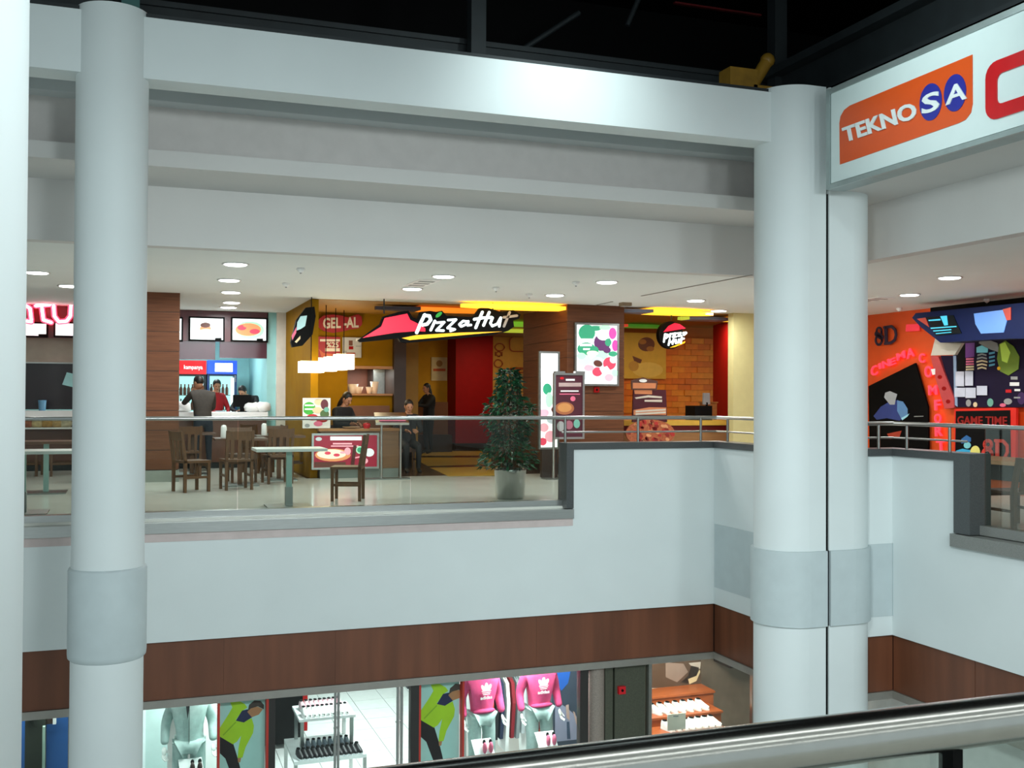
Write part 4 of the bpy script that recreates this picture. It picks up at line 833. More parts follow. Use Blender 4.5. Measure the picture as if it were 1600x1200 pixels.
for px, py, lab in ((375, 684, 'white salt shaker on the brown table before the burger counter'), (436, 680, 'white salt shaker on the brown table left of the lightbox')):
    q = P(px, py, Z=.755)+Vector((-.25, 0, 0)); tag(MB().lathe([(.045, 0), (.05, .01), (.045, .17), (.03, .2), (.01, .205)], q, 12).build('salt_shaker', WHP), lab, 'shaker')
for k, (px, py, rz, lab) in enumerate(((45, 690, 1.4, 'dark wooden chair at the left frame edge behind the white table'), (75, 683, .1, 'wooden chair behind the far left table'), (98, 690, -1.5, 'wooden chair beside the left column behind the white table'))):
    q = P(px, py, Z=.6); chair(q.x, q.y, rz, lab)
q = P(70, 690, Z=.755); table(q.x, q.y+.3, .9, .6, 'brown table before the far left food counter', RT, LEGC)
for px, py, rz, lab in ((404, 738, 2.2, 'wooden chair turned sideways between the brown tables'), (462, 741, 1.5, 'wooden chair against the left end of the lightbox counter')):
    q = P(px, py, Z=0); chair(q.x, q.y, rz, lab)
# right hand chair and bench
dup(CH0, (9.27, 9.16, 0), math.pi-.1, 'wooden chair behind the glass at the right edge').scale = (1.15, 1.3, .87)
MB_ = None
q = P(1510, 722, X=12.6)
t = thing('wood_bench', (12.3, 14.2, 0), 'low wooden bench with dark front before the cinema booth', 'bench')
MB().box(12.2, 13.2, 10.5, q.y+.2, .44, .5).build('top', mat('bench_wood', '9a7a5c', .5, noise=.15), t); MB().box(12.3, 13.1, 10.6, q.y+.1, .2, .44).build('front', DARK, t); MB().box(12.35, 13.05, 10.7, q.y, 0, .2).build('base', mat('bench_orange', 'b0562c', .5), t)

# ------------------------------------------------------------------ people
def skin(V, E_, rad, sub=1):
    me = bpy.data.meshes.new('s'); me.from_pydata(V, E_, []); o = bpy.data.objects.new('s', me); COL.objects.link(o)
    md = o.modifiers.new('k', 'SKIN'); md.use_smooth_shade = True
    for i, r in enumerate(rad): me.skin_vertices[0].data[i].radius = r if isinstance(r, tuple) else (r, r)
    me.skin_vertices[0].data[0].use_root = True
    ss = o.modifiers.new('u', 'SUBSURF'); ss.levels = sub; ss.render_levels = sub
    ev = bpy.data.meshes.new_from_object(o.evaluated_get(bpy.context.evaluated_depsgraph_get()))
    bpy.data.objects.remove(o); bpy.data.meshes.remove(me)
    return ev
def into(mb, me, fn):
    o = len(mb.v); mb.v += [v.co.copy() for v in me.vertices]
    for p in me.polygons: mb.f.append([o+i for i in p.vertices]); mb.m.append(fn(p.center)); mb.sm.append(True)
    bpy.data.meshes.remove(me)
def segd(p, a, b):
    d = b-a; t = max(0, min(1, (p-a).dot(d)/max(d.length_squared, 1e-9))); return (p-a-d*t).length
SKEL = dict(pelvis=(0, 0, .95), waist=(0, .0, 1.10), chest=(0, .02, 1.34), neck=(0, .03, 1.50), head=(0, .06, 1.60),
    shL=(-.19, .0, 1.42), elL=(-.25, -.02, 1.15), wrL=(-.26, .08, .92), shR=(.19, .0, 1.42), elR=(.25, -.02, 1.15), wrR=(.26, .08, .92),
    hipL=(-.10, 0, .90), knL=(-.11, .03, .50), anL=(-.11, -.02, .08), toL=(-.12, .15, .04), hipR=(.10, 0, .90), knR=(.11, .03, .50), anR=(.11, -.02, .08), toR=(.12, .15, .04))
RAD = dict(pelvis=(.17, .12), waist=(.155, .11), chest=(.17, .12), neck=.058, head=.06, shL=.075, elL=.05, wrL=.034, shR=.075, elR=.05, wrR=.034, hipL=.10, knL=.065, anL=.045, toL=.038, hipR=.10, knR=.065, anR=.045, toR=.038)
EDG = [('pelvis', 'waist', 1), ('waist', 'chest', 1), ('chest', 'neck', 1), ('neck', 'head', 0), ('chest', 'shL', 1), ('shL', 'elL', 1), ('elL', 'wrL', 1), ('chest', 'shR', 1), ('shR', 'elR', 1), ('elR', 'wrR', 1),
       ('pelvis', 'hipL', 2), ('hipL', 'knL', 2), ('knL', 'anL', 2), ('anL', 'toL', 3), ('pelvis', 'hipR', 2), ('hipR', 'knR', 2), ('knR', 'anR', 2), ('anR', 'toR', 3)]
SEAT = dict(pelvis=(0, 0, .56), waist=(0, .0, .72), chest=(0, .05, .96), neck=(0, .08, 1.12), head=(0, .12, 1.22), shL=(-.19, .04, 1.04), elL=(-.25, .12, .80), wrL=(-.12, .34, .80), shR=(.19, .04, 1.04), elR=(.25, .12, .80), wrR=(.12, .34, .80),
            hipL=(-.1, .05, .54), knL=(-.12, .45, .52), anL=(-.12, .42, .08), toL=(-.12, .58, .04), hipR=(.1, .05, .54), knR=(.12, .45, .52), anR=(.12, .42, .08), toR=(.12, .58, .04))
def hand(mb, wr, el, m):
    d = (wr-el).normalized(); s_ = d.orthogonal().normalized(); n = d.cross(s_)
    c = wr+d*.05; R_ = Matrix((s_, n, d)).transposed(); mb.ell(c, (.042, .018, .055), 8, 6, m, R_)
    for k, L in enumerate((.06, .075, .08, .07)):
        b0 = c+d*.04+s_*(.03-.02*k); b1 = b0+d*L*.55+n*.008; b2 = b1+d*L*.4+n*.03; mb.cyl(b0, b1, .0095, .009, 6, m); mb.cyl(b1, b2, .009, .007, 6, m)
    b0 = c+s_*.038-d*.01; b1 = b0+s_*.025+d*.035+n*.012; b2 = b1+d*.03+n*.015; mb.cyl(b0, b1, .011, .01, 6, m); mb.cyl(b1, b2, .01, .008, 6, m)
def person(label, loc, rz, pose, top, bottom, hair=HAIRM, headdir=(0, 1, 0), long_hair=False, scale=1., apron=None):
    J = {k: Vector(v) for k, v in {**SKEL, **pose}.items()}; names = list(J); idx = {k: i for i, k in enumerate(names)}
    ev = skin([J[k] for k in names], [(idx[a], idx[b]) for a, b, _ in EDG], [RAD[k] for k in names], 2)
    mb = MB()
    def reg(p): return min(((segd(p, J[a], J[b]), m) for a, b, m in EDG))[1]
    into(mb, ev, reg)
    f = Vector(headdir).normalized(); sd = f.cross(Vector((0, 0, 1))).normalized(); up = sd.cross(f); Rm = Matrix((sd, f, up)).transposed()
    hc = J['head']+up*.045
    mb.ell(hc, (.075, .095, .115), 14, 10, 0, Rm)
    mb.ell(hc+f*.04-up*.07, (.05, .05, .045), 10, 6, 0, Rm)                       # jaw
    mb.cyl(hc+f*.092+up*.015, hc+f*.115-up*.025, .008, .016, 8, 0)                   # nose
    for s_ in (-1, 1):
        mb.ell(hc+sd*(s_*.076)-up*.005, (.012, .022, .032), 8, 6, 0, Rm); mb.ell(hc+f*.086+sd*(s_*.03)+up*.018, (.012, .008, .008), 8, 5, 4, Rm)
    mb.ell(hc+f*.088-up*.055, (.024, .008, .007), 8, 5, 5, Rm)
    for s_ in 'LR': hand(mb, J['wr'+s_], J['el'+s_], 0)
    o = mb.build('person', [SKINM, top, bottom, SHOEB, BLACK, mat('lips', '8a4a42', .5)], None)
    h = MB().ell(hc-f*.018+up*.03, (.086, .10, .105), 14, 9, 0, Rm)
    for v in h.v:
        if (v-hc).dot(f) > .05 and (v-hc).dot(up) < .07: v -= f*((v-hc).dot(f)-.05)
        if (v-hc).dot(up) < -.05: v += up*(-.05-(v-hc).dot(up))
    if long_hair: h.ell(hc-f*.06-up*.12, (.09, .06, .2), 12, 8, 0, Rm)
    hh = h.build('hair', hair, o); ORG[hh.name] = Vector()
    if apron:
        mbp = MB().prism([(-.15, .135, .62), (.15, .135, .62), (.15, .14, 1.12), (-.15, .14, 1.12)], (0, .012, 0)); mbp.build('apron', apron, o)
    o.location = loc; o.rotation_euler = (0, 0, rz); o.scale = (scale,)*3
    return tag(o, label, 'person')
q = P(318, 729, Z=0)
person('person in a dark jacket and navy trousers leaning at the burger counter, hand to face', (P(318, 640, Y=20.7).x, 20.7, 0), .25,
       dict(chest=(0, .09, 1.36), waist=(0, .04, 1.12), neck=(-.02, .16, 1.5), head=(-.03, .2, 1.6), shL=(-.2, .08, 1.42), elL=(-.3, .26, 1.24), wrL=(-.14, .3, 1.46), shR=(.2, .08, 1.42), elR=(.24, .18, 1.15), wrR=(.1, .4, 1.12), toL=(-.12, .15, .04)), CLD, CLN, headdir=(-.7, 1, -.35), scale=1.02)
person('person in a red work shirt behind the burger counter before the lit fridge', (P(336, 620, Y=22.75).x, 22.75, 0), math.pi+.5,
       dict(elL=(-.26, .1, 1.15), wrL=(-.12, .3, 1.05), elR=(.26, .1, 1.15), wrR=(.12, .3, 1.05)), CLR, CLB, headdir=(.4, 1, -.5), apron=mat('apron_pale', 'b8cdd8', .7))
person('person in black bending over the till behind the burger counter', (P(392, 620, Y=22.8).x, 22.8, 0), math.pi-.5,
       dict(chest=(0, .2, 1.3), waist=(0, .07, 1.1), neck=(0, .32, 1.42), head=(0, .4, 1.48), shL=(-.2, .18, 1.38), shR=(.2, .18, 1.38), elL=(-.28, .36, 1.15), wrL=(-.1, .5, 1.12), elR=(.28, .36, 1.15), wrR=(.1, .5, 1.1)), CLB, CLB, headdir=(.1, 1, -.8))
person('person with dark hair in black seated eating behind the low lightbox counter', (P(533, 660, Y=19.2).x, 19.2, .12), math.pi+.6, SEAT, CLB, CLN, headdir=(0, 1, -.7), long_hair=True)
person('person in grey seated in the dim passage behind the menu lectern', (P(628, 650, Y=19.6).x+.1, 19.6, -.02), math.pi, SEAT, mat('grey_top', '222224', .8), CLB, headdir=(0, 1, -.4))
person('dark silhouetted person with long hair standing before the yellow back wall', (P(670, 640, Y=25.5).x, 25.5, 0), math.pi/2+.3, dict(elL=(-.2, .2, 1.2), wrL=(-.15, .45, 1.22), elR=(.2, .2, 1.2), wrR=(.15, .45, 1.2)), CLB, CLB, headdir=(0, 1, -.2), long_hair=True)
person('person with long black hair seated behind the desk beside the potted tree', (P(812, 640, Y=21.9).x-.08, 22.1, .28), math.pi, SEAT, CLB, CLB, headdir=(.3, 1, -.3), long_hair=True)
q = P(812, 640, Y=21.9); t = thing('bar_stool', (q.x-.08, 22.1, 0), 'tall stool under the person behind the desk by the potted tree', 'stool')
MB().lathe([(.02, .70), (.18, .72), (.19, .755), (.15, .775)], (q.x-.08, 22.1, 0), 16).build('seat', DARKB, t); MB().cyl((q.x-.08, 22.1, .02), (q.x-.08, 22.1, .71), .03).build('post', STEELD, t); MB().lathe([(.22, 0), (.22, .02), (.04, .03)], (q.x-.08, 22.1, 0), 16).build('base', STEELD, t)
chair(P(628, 650, Y=19.6).x+.1, 19.62, 0, 'wooden chair under the seated person behind the menu lectern'); chair(P(533, 660, Y=19.2).x, 19.22, .6, 'wooden chair under the person eating at the low lightbox counter')
# tray with food on the low counter
zc_ = P(540, 670, Y=YF).z
q = P(573, 668, Y=YF+.15); tag(MB().lathe([(.05, 0), (.07, .06), (.06, .09), (.02, .1)], (q.x, YF+.15, zc_), 12).build('red_cup', REDP), 'small red cup on the low lightbox counter', 'cup')
q = P(549, 668, Y=YF+.2); tag(MB().lathe([(.08, 0), (.15, .02), (.16, .03), (.05, .02)], (q.x, YF+.2, zc_), 16).build('plate', mat('plate_tan', 'c9a47c', .5)), 'tan plate before the person at the low counter', 'plate')

# ------------------------------------------------------------------ cinema booth on the right
XC = 13.9
def PC(x, y, X=XC): return P(x, y, X=X)
def k1(pts): return cs(pts, (1340, 460), 6.154)
def cpoly(parent, name, pts, m_, th=.02, off=0., X=XC): return ppoly(MB(), pts, th, 0, off, X=X).build(name, m_, parent)
q = PC(1400, 640); t = thing('cinema_poster', q, 'black angular film poster with a blue lit figure on the orange wall', 'poster')
cpoly(t, 'panel', k1([(120, 882), (570, 660), (690, 1080), (695, 1460), (690, 1500), (130, 1530)]), mat('poster_black', '070607', .75, spec=.1), .04)
cpoly(t, 'figure_body', k1([(170, 1170), (240, 1080), (310, 1040), (400, 1015), (470, 1050), (500, 1110), (470, 1180), (420, 1215), (300, 1190), (200, 1205)]), mat('print_navy', '2c3f86', .5), .004, .04)
cpoly(t, 'figure_head', k1([(275, 990), (285, 945), (330, 930), (400, 960), (385, 1010), (375, 1060), (330, 1060)]), mat('print_pale', 'a9aeb4', .5), .004, .045)
cpoly(t, 'figure_arm', k1([(400, 1020), (455, 1030), (500, 1100), (500, 1170), (440, 1195), (400, 1120)]), mat('print_sky', '5f8fc4', .5), .004, .045)
cpoly(t, 'figure_hand', k1([(440, 1190), (520, 1145), (500, 1175), (450, 1210)]), mat('print_cyan', 'a4dff0', .5), .004, .05)
cpoly(t, 'print_streak', k1([(560, 1170), (650, 1168), (650, 1174), (560, 1178)]), GREYP, .004, .04)
cpoly(t, 'red_print', k1([(300, 1340), (440, 1310), (420, 1370), (330, 1390)]), mat('print_red', 'b03a28', .5), .004, .04)
t = thing('wall_lettering', PC(1400, 520), 'dark serif characters 8D on the orange wall', 'lettering')
mb = MB()
for pts in (k1([(262, 318), (290, 312), (292, 470), (268, 475)]), ): ppoly(mb, pts, .02, 0, 0, X=XC)
mb.stroke([PC(*p) for p in k1([(262, 318), (330, 308), (365, 340), (374, 390), (360, 440), (325, 465), (268, 474)])], .055, NX, .02)
mb.build('letter_D', mat('serif_navy', '241a3a', .4), t)
mb = MB(); mb.stroke([PC(*p) for p in k1(pell(210, 360, 24, 40, 16))+k1([(234, 360)])], .04, NX, .02); mb.stroke([PC(*p) for p in k1(pell(208, 440, 30, 44, 16))+k1([(238, 440)])], .045, NX, .02); mb.stroke([PC(*p) for p in k1([(185, 380), (235, 415)])], .1, NX, .02)
mb.build('letter_8', MATS['serif_navy'], t)
t = thing('wall_lettering', PC(1395, 575), 'slanted pink letters spelling CINEMA on the orange wall', 'lettering'); PKL = em('letter_pink', 'ff3f58', .8)
for ch, x, y, w, h in (('C', 140, 792, 60, 92), ('I', 215, 718, 22, 50), ('N', 252, 712, 62, 66), ('E', 318, 690, 58, 62), ('M', 388, 640, 78, 68), ('A', 482, 622, 72, 88)):
    textmesh(MB(), ch, PC(*k1([(x, y)])[0]), PC(*k1([(x+w, y-w*.42)])[0]), PC(*k1([(x-8, y-h)])[0]), NX, .03, 0, .015).build('letter', PKL, t)
t = thing('wall_lettering', PC(1455, 620), 'column of pink letters descending the orange wall beside the film poster', 'lettering')
for ch, x, y, w, h in (('C', 600, 660, 55, 90), ('O', 655, 800, 70, 110), ('M', 692, 968, 82, 92), ('F', 750, 1115, 60, 100), ('O', 748, 1240, 65, 90), ('R', 755, 1365, 70, 95), ('T', 770, 1500, 80, 90)):
    textmesh(MB(), ch, PC(*k1([(x, y)])[0]), PC(*k1([(x+w, y-4)])[0]), PC(*k1([(x-4, y-h)])[0]), NX, .03, 0, .02).build('letter', PKL, t)
simple('pink_wall_panel', ppoly(MB(), k1([(475, 290), (595, 285), (600, 350), (470, 358)]), .02, 0, 0, X=XC), mat('panel_pinkred', 'f0384c', .5, emit=.3), 'small pink panel between the serif lettering and the blue machine', 'panel', loc=None)
b = MB(); b.box(13.88, 13.95, P(1455, 470, X=XC).y-6, P(1455, 470, X=XC).y, CE-.22, CE); struct('trim_13', b, BLACK)
# blue machine header
XM = 13.3
def PM(x, y): return P(x, y, X=XM)
t = thing('arcade_header', P(1530, 500, X=XM), 'dark blue angular machine header with two screens', 'arcade machine')
cpoly(t, 'header', k1([(655, 230), (690, 185), (1600, 100), (1760, 85), (1760, 430), (1600, 430), (1290, 445), (930, 468), (740, 320)]), mat('machine_navy', '0d1c48', .6, spec=.2), .3, 0, XM)
cpoly(t, 'red_triangle', k1([(705, 240), (790, 228), (825, 320)]), mat('machine_red', 'c4361c', .4), .01, .3, XM)
cpoly(t, 'screen', k1([(790, 225), (1060, 205), (1140, 380), (890, 402)]), mat('screen_dark', '081218', .5, spec=.2), .012, .3, XM)
for pts in ([(935, 215), (1000, 210), (1010, 300), (975, 305)], [(820, 250), (935, 240), (938, 255), (825, 262)], [(840, 325), (1090, 308), (1095, 318), (845, 336)], [(865, 352), (1040, 338), (1045, 348), (870, 362)], [(890, 378), (1040, 364), (1045, 372), (895, 386)]):
    cpoly(t, 'screen_glow', k1(pts), em('screen_cyan', '3fb0cc', .9), .004, .312, XM)
cpoly(t, 'screen', k1([(1260, 190), (1540, 155), (1580, 260), (1550, 370), (1330, 382), (1275, 290)]), em('screen_blue', '5a86c8', .7), .012, .3, XM)
cpoly(t, 'red_corner', k1([(1540, 150), (1620, 130), (1620, 250), (1580, 255)]), MATS['machine_red'], .012, .3, XM)
cpoly(t, 'pale_underside', k1([(790, 350), (920, 465), (1030, 468), (960, 582), (730, 588)]), mat('machine_cream', 'b9b3a4', .5), .06, .0, XM)
# mural of the game booth
t = thing('booth_mural', PC(1550, 590), 'dark purple game booth mural with striped figure and green shape', 'mural')
cpoly(t, 'panel', k1([(820, 590), (940, 590), (975, 460), (1760, 425), (1760, 1085), (965, 1085)]), mat('mural_purple', '170d2c', .6, spec=.2), .05)
cpoly(t, 'pink_post', k1([(735, 590), (810, 598), (960, 1000), (960, 1090), (870, 1100), (780, 800)]), mat('mural_rose', 'c2474a', .45), .08)
for pts in ([(740, 720), (780, 715), (780, 770), (755, 775)], ): cpoly(t, 'white_mark', k1(pts), WHP, .004, .08)
for cx, cyy in ((825, 795), (865, 905), (905, 1030)): cpoly(t, 'red_mark', k1(pell(cx, cyy, 22, 20, 8)), REDW, .004, .08)
cpoly(t, 'pale_edge', k1([(945, 590), (972, 590), (985, 1080), (955, 1060)]), mat('mural_ice', '8fa6c4', .5), .01, .05)
cpoly(t, 'black_patch', k1([(980, 530), (1060, 470), (1060, 735), (980, 735)]), BLACK, .006, .05)
cpoly(t, 'violet_band', k1([(1060, 470), (1150, 465), (1145, 600), (1060, 610)]), mat('mural_violet', '6a2a86', .5), .006, .05)
for k in range(5): cpoly(t, 'violet_stripe', k1([(1065, 615+25*k), (1140, 612+25*k), (1140, 628+25*k), (1065, 631+25*k)]), PINKP if k < 3 else CRMP, .006, .05)
for k in range(5):
    y = 570+32*k; w = 52-abs(k-2)*5
    cpoly(t, 'rib_stripe', k1([(1222-w, y+8), (1222, y-4), (1222+w, y+8), (1222+w, y+24), (1222, y+12), (1222-w, y+24)]), CRMP if k > 1 else GREYP, .008, .056)
cpoly(t, 'cyan_chest', k1([(1170, 510), (1220, 490), (1280, 520), (1275, 560), (1170, 562)]), mat('mural_cyan', '6fc4d0', .4, emit=.15), .006, .056)
for k in range(4): cpoly(t, 'cyan_stripe', k1([(1290, 560+38*k), (1345, 550+38*k), (1345, 568+38*k), (1290, 580+38*k)]), mat('mural_aqua', '5fa8c4', .4), .006, .056)
cpoly(t, 'grey_neck', k1([(1215, 378), (1240, 375), (1250, 425), (1370, 470), (1390, 560), (1300, 530), (1190, 470)]), GREYP, .006, .052)
cpoly(t, 'green_shape', k1([(1390, 480), (1450, 445), (1530, 500), (1585, 600), (1575, 720), (1480, 780), (1400, 740), (1370, 620)]), mat('mural_green', '6f8a2a', .4), .012, .056)
cpoly(t, 'green_light', k1([(1400, 480), (1450, 460), (1500, 560), (1470, 660), (1420, 640)]), mat('mural_lime', 'b4d050', .4, emit=.15), .006, .068)
cpoly(t, 'gold_mark', k1(pell(1390, 712, 16, 18, 10)), YELP, .006, .07)
for x0_, y0_, x1_, y1_ in ((1500, 790, 1565, 820), (1490, 845, 1580, 880), (1450, 915, 1505, 945), (1535, 910, 1590, 930), (1530, 985, 1590, 1000)): cpoly(t, 'print_scrap', k1(R4(x0_, y0_, x1_, y1_)), [GREYP, REDP, WHP][int(x0_) % 3], .005, .056)
for cx, cyy, rx, ry, m_ in ((1090, 1045, 25, 35, GREYP), (1155, 1060, 20, 25, CRMP), (1300, 1040, 30, 40, TEALP), (1470, 1030, 40, 30, GREYP), (1600, 1000, 40, 60, PURP), (1420, 1065, 30, 18, PINKP)): cpoly(t, 'print_figure', k1(pell(cx, cyy, rx, ry, 12)), m_, .005, .052)
for k, (x, y, w, h, lab) in enumerate(((975, 742, 82, 142, 'tall white paper at the left of the booth notices'), (1068, 738, 76, 140, 'tall white paper second among the booth notices'), (968, 898, 100, 88, 'lower left white paper of the booth notices'), (1072, 898, 98, 98, 'lower middle white paper with printed lines'), (1180, 880, 100, 90, 'lower right pale paper of the booth notices'))):
    tag(ppoly(MB(), k1(R4(x, y, x+w, y+h)), .006, 0, .075, X=XC).build('paper_notice', mat('paper', 'ccd0e0', .6)), lab, 'paper', 'papers on the game booth')
# black panel with red lettering
def k3(pts): return cs(pts, (1440, 620), 5.0)
t = thing('game_panel', PC(1545, 690), 'black game panel in a red frame with red lettering and a blue figure', 'panel')
cpoly(t, 'frame', k3([(290, 95), (750, 85), (775, 90), (770, 520), (290, 520)]), mat('frame_red', 'd8261c', .4, emit=.15), .05, .05)
cpoly(t, 'panel', k3([(305, 112), (730, 105), (735, 530), (300, 505)]), BLACK, .02, .09)
textmesh(MB(), 'GAME TIME', PC(*k3([(320, 215)])[0])+NX*.11, PC(*k3([(710, 222)])[0])+NX*.11, PC(*k3([(320, 150)])[0])+NX*.11, NX, .01, 0, .02).build('lettering', mat('letters_dim_red', '8a1010', .4, emit=.2), t)
R8 = mat('letters_red', 'c43a30', .4, emit=.2)
mb = MB(); mb.stroke([PC(*p)+NX*.11 for p in k3(pell(562, 372, 28, 30, 16))+k3([(590, 372)])], .055, NX, .02); mb.stroke([PC(*p)+NX*.11 for p in k3(pell(557, 447, 34, 38, 16))+k3([(591, 447)])], .065, NX, .02); mb.build('letter_8', R8, t)
mb = MB(); ppoly(mb, k3([(622, 342), (648, 342), (648, 488), (622, 488)]), .02, 0, .11, X=XC); mb.stroke([PC(*p)+NX*.11 for p in k3([(620, 342), (680, 345), (712, 380), (715, 430), (695, 475), (620, 486)])], .055, NX, .02); mb.build('letter_D', R8, t)
cpoly(t, 'figure_hat', k3([(350, 330), (390, 300), (425, 320), (425, 350), (350, 365)]), mat('fig_blue', '2a6aa8', .5), .006, .11)
cpoly(t, 'figure_face', k3(pell(397, 378, 28, 26, 12)), mat('fig_aqua', '7fd0d8', .5), .006, .11)
cpoly(t, 'figure_body', k3([(310, 420), (360, 405), (420, 415), (430, 450), (400, 460), (395, 505), (345, 500), (350, 450), (305, 450)]), mat('fig_cyan', '2f9ac4', .5, emit=.2), .006, .11)
cpoly(t, 'yellow_ball', k3(pell(460, 433, 38, 52, 16, .1)), mat('fig_yellow', 'd8d070', .5, emit=.2), .006, .115)
b = MB(); b.box(13.2, 14, 5, P(1380, 690, X=13.5).y, 0, .05); struct('trim_14', b, BLACK)
lamp('booth_lamp', 'SPOT', (11.9, 12.5, CE-.1), 80, (1, .93, .88), (13.9, 12.8, 1.2), .15, angle=110, blend=1.)
lamp('booth_lamp', 'SPOT', (11.9, 15.5, CE-.1), 90, (1, .93, .88), (13.9, 15.8, 1.2), .15, angle=110, blend=1.)
# ------------------------------------------------------------------ lower level
YG = 12.72; BB = -2.06; MBt = -2.15
b = MB(); g = .06
XB = X1+g; XB2 = XR+g
b.box(-9, XB+.2, YG-.04, YG+.1, BB, PB-.01); b.box(XB, XB+.15, Y2+.1, YG, BB, PB-.01); b.box(XB+.15, XB2+.15, Y2+g, Y2+.2, BB, PB-.01); b.box(XB2, XB2+.15, -4, Y2+g, BB, PB-.01)
wl = struct('wall_wood_band', b, DARKB)
x = -4.2
pm = None
while x < XB-.05:                                              # veneer panels of the band, one by one
    x2 = min(x+1.3, XB-.02); MB().box(x+.0008, x2-.0008, YG-.055, YG-.04, BB+.003, PB-.012).build('panel', WOOD, wl); x = x2
y = YG-.06
while y > Y2+.15: y2 = max(y-1.25, Y2+.1); MB().box(XB-.015, XB, y2+.004, y-.004, BB+.003, PB-.012).build('panel', WOOD, wl); y = y2
MB().box(XB+.16, XB2-.02, Y2+g-.015, Y2+g, BB+.003, PB-.012).build('panel', WOOD, wl)
y = Y2+g-.02
while y > 2: y2 = y-1.3; MB().box(XB2-.015, XB2, y2+.004, y-.004, BB+.003, PB-.012).build('panel', WOOD, wl); y = y2
b = MB(); b.box(-9, XB+.05, YG-.08, YG+.12, MBt, BB); b.box(XB-.04, XB+.12, Y2+.1, YG-.08, MBt, BB); b.box(XB, XB2, Y2+.02, Y2+.2, MBt, BB); b.box(XB2-.04, XB2+.12, -4, Y2+.02, MBt, BB)
struct('trim_15', b, mat('alu_header', 'a5a19a', .4, .7, noise=.05))
b = MB(); b.box(-9, 15, YG+.12, 24, -1.62, -1.5); struct('ceiling_lower_shops', b, CEILM)
b = MB(); b.box(-9, 15, 22.5, 22.7, LOW, MBt); struct('wall_lower_back', b, mat('lower_wall', 'd9dcd8', .6))
# shop floor of white tiles, laid one by one where they can be told apart
GROUT = mat('grout', 'a7aba8', .7); b = MB(); b.box(1.0, 7.2, YG+.1, 22.5, LOW, LOW+.004); fl = struct('floor_shop', b, GROUT)
TILE = mat('white_tile', 'f0f2f0', .2, noise=.03)
pr = MB().box(.006, .594, .006, .594, 0, .012).build('tile', TILE, fl); COL.objects.unlink(pr)
for i in range(9):
    for j in range(12):
        o = pr.copy(); COL.objects.link(o); o.parent = fl; o.location = (1.7+i*.6, 14.6+j*.6, LOW+.004)
bpy.data.objects.remove(pr)
for x, y, e, lab in ((3.4, 16.4, 120, 0), (4.2, 19.3, 100, 0), (5.0, 13.15, 120, 1), (1.0, 13.15, 60, 2), (7.5, 13.12, 80, 3), (-1.2, 13.15, 30, 4)):
    lamp('shop_ceiling_lamp', 'AREA', (x, y, -1.66), e, (.96, 1, 1) if lab != 3 else (1, .86, .74), (x, y, LOW), .8)
def xg(px, Y=YG, py=1100): return P(px, py, Y=Y).x
# jambs, red strips, glazing, door bars
def jamb(px0, px1, m_, name, y0=YG-.03, y1=YG+.08):
    return struct(name, MB().box(xg(px0), xg(px1), y0, y1, LOW, MBt+.01), m_)
DKJ = mat('jamb_dark', '2c2a28', .4); RDJ = mat('red_strip_paint', 'b83428', .5)
for k, (a, c, m_) in enumerate(((340, 343.5, RDJ), (416, 419.5, RDJ), (419.5, 430, DKJ), (641, 654, DKJ), (654, 657, RDJ), (721.5, 724.5, RDJ), (905, 918, DKJ), (1012, 1017, STEEL), (107, 112, STEELD))):
    jamb(a, c, m_, 'trim_%d' % (16+k))
b = MB(); b.cyl((xg(935), YG+.1, LOW), (xg(935), YG+.1, MBt+.01), .12, n=20); struct('trim_30', b, mat('stone_col', '8d8178', .5, noise=.15, scale=60))
b = MB(); b.box(xg(916), xg(1014), YG+.12, YG+.3, LOW, MBt); ws = struct('wall_granite_lower', b, mat('joint_black', '17160f', .5))
for a, c in ((948, 960), (963, 1011)): MB().box(xg(a), xg(c), YG+.05, YG+.12, LOW, MBt+.01).build('panel', mat('granite_green', '4c4e42', .3, noise=.2, scale=80), ws)
for k, (a, c) in enumerate(((228, 340), (430, 523), (527, 621), (626, 641), (725, 905), (1017, 1180), (20, 107))):
    struct('window_%d' % (k+1), MB().box(xg(a), xg(c), YG+.02, YG+.032, LOW+.02, MBt), SHOPG)
for k, px in enumerate((522.5, 527.5, 619.5, 626)):
    t = thing('door_bar', (xg(px), YG-.06, LOW), ['left steel bar of the left pair on the glass doors', 'right steel bar of the left pair on the glass doors', 'left steel bar of the right pair on the glass doors', 'right steel bar of the right pair on the glass doors'][k], 'door handle', 'steel bars on the glass shop doors')
    MB().cyl((xg(px), YG-.06, LOW+.2), (xg(px), YG-.06, MBt-.005), .016).build('bar', STEEL, t)
    for z in (-2.6, -3.4): MB().cyl((xg(px), YG-.06, z), (xg(px), YG+.02, z), .01).build('bracket', STEELD, t)
q = P(971, 1078, Y=YG+.03); t = thing('fire_alarm', q, 'red fire alarm box on the dark granite wall below', 'fire alarm'); MB().box(q.x-.05, q.x+.05, YG, YG+.05, q.z-.05, q.z+.05).build('housing', REDP, t); MB().cyl((q.x, YG, q.z), (q.x, YG-.01, q.z), .018).build('button', BLACK, t)
